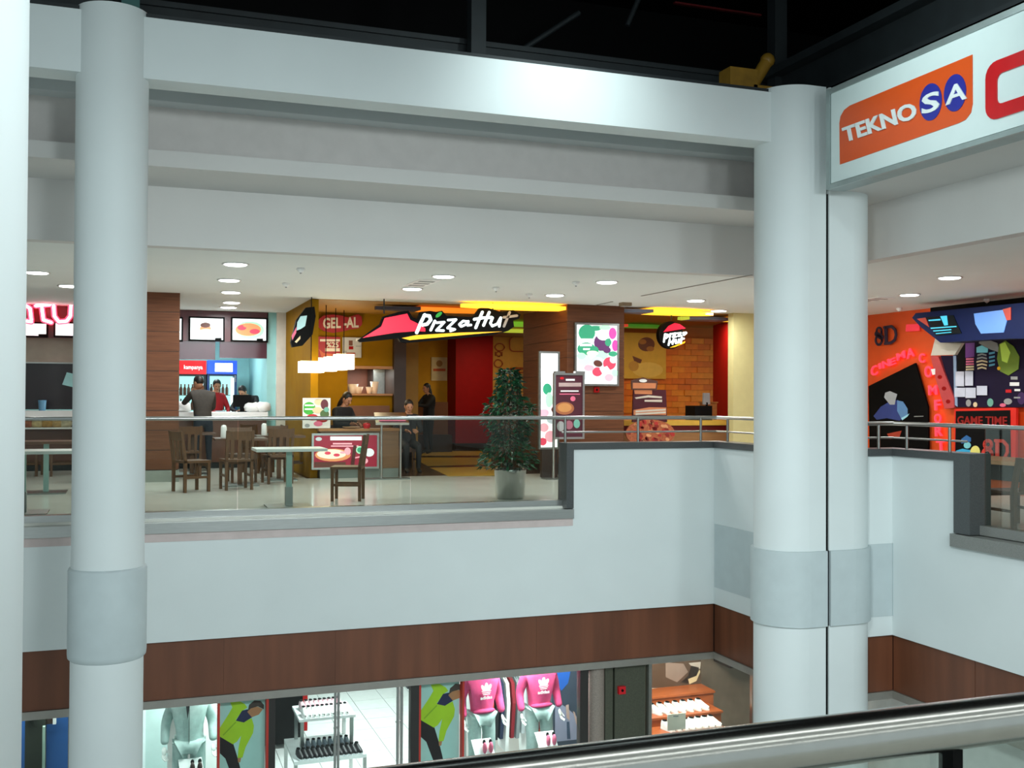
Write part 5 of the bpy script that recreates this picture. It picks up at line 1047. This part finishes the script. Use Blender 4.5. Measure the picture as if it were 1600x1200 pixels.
# posters with the stretching athlete
JK = mat('jacket_lime', '9ccb22', .5, noise=.05); JD = mat('jacket_lime_shade', '7fae1e', .5); LEGS = mat('leggings', '1c1a1a', .6); PBG = mat('poster_aqua', '9fd0c6', .5, noise=.03)
def k7(pts): return cs(pts, (220, 1060), 7.27)
def athlete(dx, dy, label, x0, x1):
    YQ = YG+.10
    t = thing('athlete_poster', (xg((x0+x1)/2), YQ, LOW), label, 'poster', 'athlete posters in the shop window')
    pn = MB().box(xg(x0), xg(x1), YQ, YQ+.03, LOW+.1, MBt-.005).build('panel', PBG, t)
    def pl(name, pts, m_, o):
        pts = [(min(max(x+dx, x0), x1), y+dy) for x, y in k7(pts)]; ppoly(MB(), pts, .001, 0, o, Y=YQ).build(name, m_, pn)
    pl('print_leg', [(893, 660), (1050, 740), (1075, 820), (1110, 940), (1140, 1060), (1160, 1150), (1050, 1150), (1000, 1018), (960, 910), (893, 850)], LEGS, .0005)
    pl('print_jacket', [(893, 560), (1000, 400), (1040, 330), (1010, 260), (1110, 250), (1180, 290), (1210, 330), (1150, 370), (1080, 470), (1160, 500), (1260, 450), (1285, 540), (1275, 620), (1190, 780), (1155, 900), (1100, 905), (1110, 790), (1140, 650), (1090, 720), (1045, 748), (893, 660)], JK, .0010)
    pl('print_fold', [(930, 640), (1075, 490), (1085, 500), (940, 650)], JD, .0025)
    pl('print_collar', [(1150, 365), (1215, 350), (1265, 440), (1170, 500), (1080, 480)], mat('collar_navy', '1e2748', .6), .0025)
    pl('print_face', [(1210, 380), (1240, 330), (1330, 320), (1385, 350), (1340, 410), (1260, 440)], mat('print_skin', 'a57a52', .6), .003)
    pl('print_hair', [(1215, 370), (1230, 300), (1290, 250), (1360, 255), (1398, 300), (1395, 350), (1330, 315), (1250, 340)], mat('print_hair', '3f3a33', .6), .0035)
    pl('print_hand', [(1100, 905), (1140, 900), (1130, 950), (1105, 955)], MATS['print_skin'], .003)
athlete(0, 0, 'left poster of an athlete in a lime jacket bending sideways', 343.5, 416)
athlete(314, -26, 'right poster of an athlete in a lime jacket bending sideways', 657, 721.5)
# mannequins
def mannequin(label, px, Y, zf, rz, topm, botm, hood=False, logo=False, s=1.):
    x = xg(px, Y); loc = (x, Y, zf)
    t = thing('mannequin', (0, 0, 0), label, 'mannequin')
    a = dict(SKEL); a.update(elL=(-.27, -.05, 1.16), wrL=(-.28, .06, .93), elR=(.27, -.05, 1.16), wrR=(.28, .06, .93))
    J = {k: Vector(v) for k, v in a.items()}
    n1 = ['waist', 'pelvis', 'chest', 'neck', 'shL', 'elL', 'wrL', 'shR', 'elR', 'wrR']; r1 = [(.16, .115), (.175, .12), (.17, .115), .07, .085, .062, .05, .085, .062, .05]
    e1 = [('waist', 'pelvis'), ('waist', 'chest'), ('chest', 'neck'), ('chest', 'shL'), ('shL', 'elL'), ('elL', 'wrL'), ('chest', 'shR'), ('shR', 'elR'), ('elR', 'wrR')]
    mb = MB(); into(mb, skin([J[k] for k in n1], [(n1.index(p), n1.index(q)) for p, q in e1], r1, 2), lambda c: 0); top = mb.build('sweatshirt' if not hood else 'tracksuit_top', topm, t)
    n2 = ['pelvis', 'hipL', 'knL', 'anL', 'hipR', 'knR', 'anR']; r2 = [(.155, .11), .11, .085, .08, .11, .085, .08]
    e2 = [('pelvis', 'hipL'), ('hipL', 'knL'), ('knL', 'anL'), ('pelvis', 'hipR'), ('hipR', 'knR'), ('knR', 'anR')]
    mb = MB(); into(mb, skin([J[k] for k in n2], [(n2.index(p), n2.index(q)) for p, q in e2], r2, 2), lambda c: 0); mb.build('trousers', botm, t)
    MB().cyl((0, .03, 1.5), (0, .03, 1.62), .05).ell((0, .05, 1.72), (.075, .09, .12), 14, 9).build('head_and_neck', mat('mannequin_white', 'e2e2de', .4), t)
    MB().lathe([(.24, 0), (.24, .02), (.05, .03)], (0, 0, 0), 20).build('base_plate', STEEL, t)
    mb = MB()
    for s_ in 'LR': hand(mb, J['wr'+s_]-Vector((0, 0, .02)), J['el'+s_], 0)
    mb.build('hands', MATS['mannequin_white'], t)
    mb = MB()
    for s_ in (-1, 1): mb.ell((s_*.11, .05, .05), (.045, .12, .05), 10, 6)
    mb.build('feet', MATS['mannequin_white'], t)
    if logo:
        F = .155                                                # three leaved emblem and word, on the chest (+y is the front)
        mb = MB()
        for cx, cz, rx, rz_, ro in ((0, 1.335, .028, .055, 0), (-.045, 1.32, .024, .05, .5), (.045, 1.32, .024, .05, -.5)):
            mb.prism([(cx+rx*math.cos(t_)*math.cos(ro)-rz_*math.sin(t_)*math.sin(ro), F, cz+rx*math.cos(t_)*math.sin(ro)+rz_*math.sin(t_)*math.cos(ro)) for t_ in [2*math.pi*i/14 for i in range(14)]], (0, .004, 0))
        for k in range(3): mb.box(-.07+.01*k, .07-.01*k, F+.004, F+.007, 1.275+.0-.022*k, 1.285-.022*k)
        textmesh(mb, 'adidas', (.085, F, 1.17), (-.085, F, 1.17), (.085, F, 1.215), (0, 1, 0), .004, 0, .02)
        mb.build('emblem', WHP, top)
        mb = MB(); mb.ell((0, .09, 1.0), (.165, .06, .035), 16, 6); mb.build('waistband', mat('pink_rib', 'c43a6c', .85), top)
    if hood:
        mb = MB(); mb.box(-.004, .004, .12, .135, .96, 1.36); mb.build('zip', STEELD, top)
        mb = MB().prism([(-.02, .125, 1.5), (.05, .125, 1.5), (.02, .14, 1.24)], (0, .012, 0)); mb.build('dark_shirt', CLB, top)
        mb = MB().ell((0, -.07, 1.46), (.13, .09, .07), 12, 7); mb.build('hood', topm, top)
    t.location = loc; t.rotation_euler = (0, 0, rz); t.scale = (s,)*3
    return t
FW = math.pi
mannequin('mannequin in a pink sweatshirt and pale grey trousers, beside the lime jacket poster', 752, 13.35, -3.74, FW+.12, CLP, CLG, logo=True)
mannequin('mannequin in a pink sweatshirt and pale grey trousers, beside the dark blue panel', 842, 13.35, -3.74, FW+.05, CLP, CLG, logo=True)
mannequin('mannequin in a pale grey hooded tracksuit in the left window', 296, 13.25, -3.68, FW-.05, CLG, CLG, hood=True)
b = MB(); b.box(xg(725, 13.3), xg(918, 13.3), 12.9, 13.8, LOW, -3.76); simple('window_plinth', b, mat('plinth_white', 'e6e8e6', .4), 'white display plinth under the pink mannequins', 'plinth', loc=(xg(820, 13.3), 13.3, LOW))
b = MB(); b.box(xg(226, 13.3), xg(342, 13.3), 12.9, 13.8, LOW, -3.7); simple('window_plinth', b, mat('plinth_white', 'e6e8e6', .4), 'white display plinth under the grey tracksuit mannequin', 'plinth', loc=(xg(290, 13.3), 13.3, LOW))
b = MB(); b.box(xg(200, 13.9), xg(262, 13.9), 13.85, 13.95, LOW, MBt); simple('window_back_panel', b, mat('panel_aqua_white', 'd8f0ec', .5), 'pale aqua panel left of the grey tracksuit mannequin', 'panel', loc=(xg(240, 13.9), 13.9, LOW))
b = MB(); b.box(xg(318, 13.9), xg(345, 13.9), 13.85, 13.95, LOW, MBt); simple('window_back_panel', b, WHP, 'white panel right of the grey tracksuit mannequin', 'panel', loc=(xg(330, 13.9), 13.9, LOW))
# small cards with shoes in the window
for px, py, lab in ((758, 1168, 'white card with pink shoes at the left mannequin foot'), (857, 1156, 'white card with pink shoes at the right mannequin foot'), (302, 1200, 'white card with dark shoes before the tracksuit mannequin')):
    q = P(px, py, Y=13.05); t = thing('shoe_card', (q.x, 13.05, q.z-.13), lab, 'display card', 'shoe cards in the shop window')
    MB().prism([(q.x-.14, 13.02, q.z-.1), (q.x+.13, 13.02, q.z-.1), (q.x+.1, 13.12, q.z+.09), (q.x-.17, 13.12, q.z+.09)], (0, .015, .0)).build('card', WHP, t)
    for s_ in (-.01, .075): MB().ell((q.x+s_, 13.03, q.z-.0), (.03, .035, .075), 10, 7).build('shoe', PINKP if px > 400 else DARKB, t); MB().ell((q.x+s_, 13.06, q.z+.07), (.022, .02, .03), 8, 6).build('shoe_lining', BLACK, t)
    MB().box(q.x-.05, q.x+.05, 13.08, 13.14, -3.76 if px > 400 else -3.7, q.z-.08).build('stand', STEEL, t)
# clothes rail behind the mannequins
t = thing('clothes_rail', (xg(800, 14.6), 14.6, LOW), 'chrome clothes rail behind the pink mannequins', 'clothes rail')
xa, xb = xg(727, 14.6), xg(880, 14.6); zr = -2.62
MB().cyl((xa, 14.6, zr), (xb, 14.6, zr), .015).build('bar', STEEL, t)
for x in (xa, xb): MB().cyl((x, 14.6, LOW), (x, 14.6, zr), .018).build('leg', STEEL, t); MB().box(x-.03, x+.03, 14.35, 14.85, LOW, LOW+.03).build('foot', STEEL, t)
GC = [('white', 'f0f0ee'), ('black', '1c1c20'), ('dark red', '8e1f2a'), ('white', 'f0f0ee'), ('coral red', 'e0503c'), ('white', 'f0f0ee'), ('pale grey', 'c4ced0'), ('maroon', '7a1420'), ('navy', '22304a'), ('grey', '8b9496')]
n = 18
for k in range(n):
    x = xa+.06+(xb-xa-.12)*k/(n-1); nm, hx = GC[(k*7+3) % 10]; L = random.uniform(.75, 1.25)
    t = thing('hanging_garment', (x, 14.6, zr), '%s garment, %s from the left on the rail behind the mannequins' % (nm, ORD[k].replace('leftmost', 'first')), 'garment', 'garments on the rail behind the mannequins')
    MB().prism([(x, 14.42, zr-.12), (x, 14.6, zr-.05), (x, 14.78, zr-.12), (x, 14.84, zr-.4), (x, 14.76, zr-L), (x, 14.44, zr-L), (x, 14.36, zr-.4)], (.05, 0, 0)).build('cloth', mat('garment_'+hx, hx, .85, noise=.1), t)
    MB().tube([(x+.025, 14.5, zr-.08), (x+.025, 14.6, zr-.04), (x+.025, 14.6, zr+.02)], .006, 6).build('hanger', STEELD, t)
# folded clothes on wall shelf above rail
for k in range(16):
    x = xg(728, 16.3)+.18*k; hx = ['8fb0b4', '2a3344', 'e6eaea', '3a4048', '9fc4c0'][k % 5]
    tag(MB().box(x, x+.16, 16.1, 16.4, -2.98+.0, -2.98+.12+.03*(k % 3)).box(x+.01, x+.15, 16.12, 16.4, -2.86, -2.8+.02*(k % 4)).build('folded_clothes', mat('fold_'+hx, hx, .85, noise=.15)), ORD[k]+' pile of folded clothes on the shelf behind the rail', 'clothes', 'folded clothes on the shelf')
simple('clothes_shelf', MB().box(xg(722, 16.3), xg(900, 16.3)+.6, 16.05, 16.5, -3.03, -2.985).box(xg(722, 16.3), xg(900, 16.3)+.6, 16.45, 16.5, LOW, MBt), WHP, 'white shelf wall behind the clothes rail', 'shelf', loc=(xg(800, 16.3), 16.3, LOW))
# dark blue photo panel in the window's right end
YQ = 13.9; x0_, x1_ = xg(862, YQ), xg(922, YQ)
t = thing('photo_panel', (x0_, YQ, LOW), 'dark blue and grey photo panel right of the pink mannequins', 'panel'); pn = MB().box(x0_, x1_, YQ, YQ+.04, LOW, MBt).build('panel', mat('photo_slate', '3c4654', .4, noise=.1), t)
def k4(pts): return cs(pts, (700, 1030), 6.667)
def pp(name, pts, m_, o): ppoly(MB(), [(min(max(x, 862), 921), y) for x, y in k4(pts)], .002, 0, o, Y=YQ).build(name, m_, pn)
pp('print_blue', [(1100, 100), (1280, 100), (1250, 250), (1180, 330), (1110, 200)], mat('photo_blue', '2a5cae', .4), .001)
pp('print_lavender', [(1115, 430), (1230, 500), (1390, 640), (1400, 830), (1115, 860)], mat('photo_lavender', '8a8ea4', .4), .001)
pp('print_edge', [(1355, 100), (1410, 100), (1405, 700), (1375, 560)], WHP, .004)
for pts in ([(1225, 480), (1255, 470), (1268, 640), (1235, 610)], [(1300, 540), (1318, 550), (1360, 690), (1335, 680)]): pp('print_leg', pts, mat('photo_skin', 'b59a90', .5), .004)
for pts in ([(1235, 650), (1262, 650), (1275, 830), (1240, 830)], [(1340, 700), (1360, 700), (1405, 830), (1370, 830)]): pp('print_boot', pts, mat('photo_boot', '3a4a60', .5), .004)
# shoe table
zt1 = P(490, 1140, Z=-3.85)
xa, xb, ya, yb = P(445, 1155, Z=-3.9).x, P(554, 1147, Z=-3.9).x, 15.55, 16.65; z1, z2_ = -3.92, -3.42
t = thing('shoe_table', ((xa+xb)/2, 16, LOW), 'white two tier shoe table inside the glass doors', 'table')
MB().box(xa, xb, ya, yb, z1-.05, z1).build('lower_top', mat('table_pale', 'd2d6d6', .4), t); MB().box(xa+.12, xb-.1, ya+.35, yb, z2_-.04, z2_).build('upper_top', MATS['table_pale'], t)
for x in (xa, xb-.05):
    for y in (ya, yb-.05): MB().box(x, x+.05, y, y+.05, LOW+.012, z1-.05).build('leg', STEEL, t)
for x in (xa+.15, xb-.17):
    for y in (ya+.4, yb-.08): MB().box(x, x+.05, y, y+.05, z1, z2_-.04).build('riser', STEEL, t)
def make_shoe(m_, sole, lab, grp):
    t = thing('shoe', (0, 0, 0), lab, 'shoe', grp)
    s_ = MB(); pts = [(-.035, -.12), (.035, -.12), (.045, .02), (.038, .12), (0, .15), (-.038, .12), (-.045, .02)]; s_.prism([(x, y, 0) for x, y in pts], (0, 0, .025)); s_.build('sole', sole, t)
    u = MB(); rings = [(-.12, .03, .10), (-.06, .036, .11), (0, .042, .085), (.06, .042, .06), (.12, .034, .045), (.145, .01, .03)]; vs = []; n_ = 8
    for y, w, h in rings:
        for i in range(n_): a = math.pi*i/(n_-1); vs.append((w*math.cos(a), y, .022+h*math.sin(a)**.8))
    fs = [(j*n_+i, j*n_+i+1, (j+1)*n_+i+1, (j+1)*n_+i) for j in range(len(rings)-1) for i in range(n_-1)]; u.add(vs, fs, 0, True); u.add(vs[:n_], [tuple(range(n_))[::-1]]); u.build('upper', m_, t)
    MB().ell((0, -.07, .125), (.028, .045, .012), 10, 5).build('opening', BLACK, t)
    return t
SH = {}
def shoe(kind, loc, rz, lab, grp):
    k = (kind, grp)
    cols = {'white': ('eeeeec', 'f6f6f4'), 'black': ('1a1a1e', 'dfe3e6'), 'pink': ('e9c4cc', 'f4f4f2'), 'grey': ('5f6a74', 'e4e8ea')}[kind]
    if k not in SH: SH[k] = make_shoe(mat('shoe_'+kind, cols[0], .5), mat('sole_'+kind, cols[1], .5), lab, grp); SH[k].location = loc; SH[k].rotation_euler = (0, 0, rz)
    else: dup(SH[k], loc, rz, lab)
for k in range(13): shoe('black', (xa+.1+k*(xb-xa-.2)/12, ya+.14, z1), FW+.15, ORD[k]+' black shoe on the lower tier front edge of the white shoe table', 'black shoes on the shoe table')
for k in range(9): shoe('grey', (xa+.2+k*(xb-xa-.4)/8, ya+.5, z1), FW, ORD[k]+' grey blue shoe under the upper tier of the shoe table', 'grey shoes under the upper tier')
for k in range(10): shoe('white', (xa+.22+k*(xb-xa-.44)/9, ya+.52, z2_), FW, ORD[k]+' white shoe at the front of the upper tier of the shoe table', 'white shoes on the upper tier')
for k in range(9): shoe('pink', (xa+.24+k*(xb-xa-.5)/8, ya+.85, z2_), FW+.1, ORD[k]+' pale pink shoe at the back of the upper tier of the shoe table', 'pink shoes on the upper tier')
# dark clothes stack left of the shoe table and a shelf at the right
t = thing('dark_clothes_rack', (P(440, 1085, Y=18.4).x, 18.4, LOW), 'dark clothes stand behind the left end of the shoe table', 'clothes rack'); q = P(445, 1090, Y=18.2)
MB().box(q.x-.5, q.x+.3, 18.2, 18.8, LOW+.1, -3.1).build('garments', BLACK, t); MB().box(q.x+.3, q.x+.38, 18.15, 18.3, LOW+.3, -3.2).build('red_garment', REDW, t); MB().cyl((q.x, 18.5, LOW), (q.x, 18.5, -2.8), .02).build('pole', STEEL, t)
q = P(632, 1085, Y=16.6); t = thing('wall_rack', (q.x, 16.6, LOW), 'chrome rack with a dark and orange bag right of the glass doors', 'rack'); MB().box(q.x-.12, q.x-.08, 16.5, 16.54, LOW, -2.6).build('upright', STEEL, t); MB().box(q.x-.12, q.x+.3, 16.5, 16.54, -2.95, -2.9).build('arm', STEEL, t)
simple('hanging_bag', MB().box(q.x, q.x+.25, 16.4, 16.6, -3.25, -2.92).box(q.x+.06, q.x+.2, 16.39, 16.4, -3.1, -3.0, 1), [mat('bag_dark', '23252c', .6), ORP], 'dark bag with an orange patch hanging on the chrome rack', 'bag', loc=(q.x, 16.5, -3.25))
# right shop window: steps with shoes, poster
Ys = 13.75
t = thing('shoe_steps', (xg(1090, 14), 14, LOW), 'stepped wooden display with white shoes in the right window', 'display'); SW = mat('steps_wood', 'a5562c', .45, noise=.15, scale=8, stretch=(.4, 3, 3))
xs0, xs1 = xg(1012, Ys), xg(1165, Ys)
tiers = [(13.15, 13.55, P(1080, 1139, Y=13.3).z, xg(1132, 13.2)), (13.55, 13.95, P(1080, 1110, Y=13.7).z, xg(1124, 13.6)), (13.95, 14.4, P(1070, 1082, Y=14.0).z, xg(1112, 14.0))]
for y0, y1, z, xe in tiers: MB().box(xs0-.2, xe, y0, y1+.02, LOW, z-.03).build('riser', SW, t); MB().box(xs0-.2, xe+.02, y0-.02, y1+.02, z-.03, z).build('tread', SW, t)
for j, (y0, y1, z, xe) in enumerate(tiers[:2]):
    for k in range(7 if j else 8):
        x = xs0+.12+k*(xe-xs0-.2)/7
        shoe('white', (x, (y0+y1)/2, z), FW+.3, ORD[k]+' '+['white shoe on the lowest step of the wooden display', 'white shoe on the middle step of the wooden display'][j], ['white shoes on the lowest step', 'white shoes on the middle step'][j])
poster('window_poster', 'brown toned photo poster of a shoe behind the wooden steps', 'poster', (1006, 1033, 1096, 1082), 14.35, None, mat('photo_sepia', '5f4a3c', .5, noise=.15, scale=3), [
    ([(1040, 1035), (1068, 1037), (1075, 1050), (1058, 1066), (1040, 1058)], mat('photo_rosegrey', '9a857a', .5)), ([(1076, 1036), (1095, 1034), (1094, 1045), (1082, 1043)], mat('photo_pale', 'c9beb4', .5)), ([(1080, 1040), (1092, 1043), (1087, 1062), (1078, 1068), (1064, 1066), (1075, 1056)], mat('photo_umber', '2f241e', .5)), ([(1075, 1061), (1088, 1056), (1093, 1046), (1094, 1050), (1088, 1064), (1077, 1069)], CRMP), (R4(1056, 1072, 1090, 1079), MATS['offwhite']), (R4(1006, 1075, 1032, 1081), MATS['offwhite'])])
poster('price_card', 'white price card standing among the shoes on the wooden steps', 'display card', (1043, 1115, 1072, 1141), 13.1, None, mat('card_cream', 'ece0d4', .5), [(R4(1052, 1118, 1060, 1120), GREYP)], .02)
b = MB(); b.box(xg(1094, 15), xg(1180, 15)+1, 15, 15.1, LOW, MBt); struct('wall_taupe', b, mat('taupe', '8f7c6c', .6, noise=.1))
simple('dark_shelf', MB().box(xg(1104, 14.8), xg(1152, 14.8), 14.5, 15, -2.62, -2.5).box(xg(1104, 14.8), xg(1152, 14.8), 14.5, 15, -2.42, -2.36), BLACK, 'dark wall shelf at the right of the taupe wall', 'shelf', loc=(xg(1130, 14.8), 14.8, -2.62))
simple('dark_shelf', MB().box(xg(1125, 14.8), xg(1160, 14.8), 14.5, 15, -2.85, -2.72), DARKB, 'lower dark wall shelf beside the corner column', 'shelf', loc=(xg(1140, 14.8), 14.8, -2.85))
q = xg(1172, 13.2); simple('window_upright', MB().box(q-.03, q+.03, 13.1, 13.16, LOW, MBt), STEEL, 'thin steel upright in the right window beside the column', 'upright', loc=(q, 13.1, LOW))
simple('perforated_post', MB().box(q+.06, q+.12, 13.0, 13.05, LOW, MBt), SW, 'perforated copper coloured post beside the corner column', 'post', loc=(q+.1, 13.0, LOW))
# left bit of window: blue display
YQ = 13.6; x0_, x1_ = xg(20, YQ), xg(112, YQ); t = thing('blue_display', (x0_, YQ, LOW), 'blue display panel with dark garments left of the column below', 'display'); MB().box(x0_, x1_, YQ, YQ+.05, LOW, MBt).build('panel', mat('display_blue', '2a5fa4', .5), t)
MB().box(xg(40, 13.4), xg(72, 13.4), 13.35, 13.5, LOW+.3, MBt-.02).build('dark_garment', mat('garment_olive', '23281e', .8), t); MB().box(xg(68, 13.4), xg(86, 13.4), 13.38, 13.45, -2.42, MBt-.02).build('brown_garment', DARKB, t)
for a, c, z in ((42, 54, -2.32), (83, 88, -2.4)): MB().box(xg(a, 13.3), xg(c, 13.3), 13.28, 13.34, z, MBt-.02).build('white_strap', WHP, t)
MB().box(xg(67, 13.3), xg(71, 13.3), 13.28, 13.34, LOW+.3, -2.42).build('pale_stripe', mat('stripe_sage', '9db5a5', .6), t)
# blue sign below on the right of the corner column
q = P(1375, 1098, Y=11.2); t = thing('blue_sign', q, 'small blue sign with white print right of the corner column below', 'sign')
a_, c_ = P(1352, 1092, Y=11.2), P(1393, 1092, Y=11.2); zA, zB = P(1375, 1112, Y=11.2).z, P(1375, 1085, Y=11.2).z
MB().box(a_.x, c_.x, 11.2, 11.24, zA-.2, zB).build('panel', mat('sign_blue', '1f5aa8', .4, emit=.3), t)
for py in (1097, 1101): u0, u1 = P(1366, py, Y=11.19), P(1379, py, Y=11.19); MB().box(u0.x, u1.x, 11.19, 11.2, u0.z-.012, u0.z+.008).build('print_line', WHP, t)
simple('dark_cabinet', MB().box(P(1393, 1095, Y=11.2).x, P(1410, 1095, Y=11.2).x, 11.1, 11.5, LOW, MBt-.05), GREYP, 'grey cabinet beside the blue sign below', 'cabinet', loc=(P(1400, 1095, Y=11.2).x, 11.3, LOW))
b = MB(); b.box(XB2+.3, XB2+.5, -3, 12, LOW, MBt); struct('wall_lower_right', b, mat('lower_right_wall', 'dfe4e2', .6))
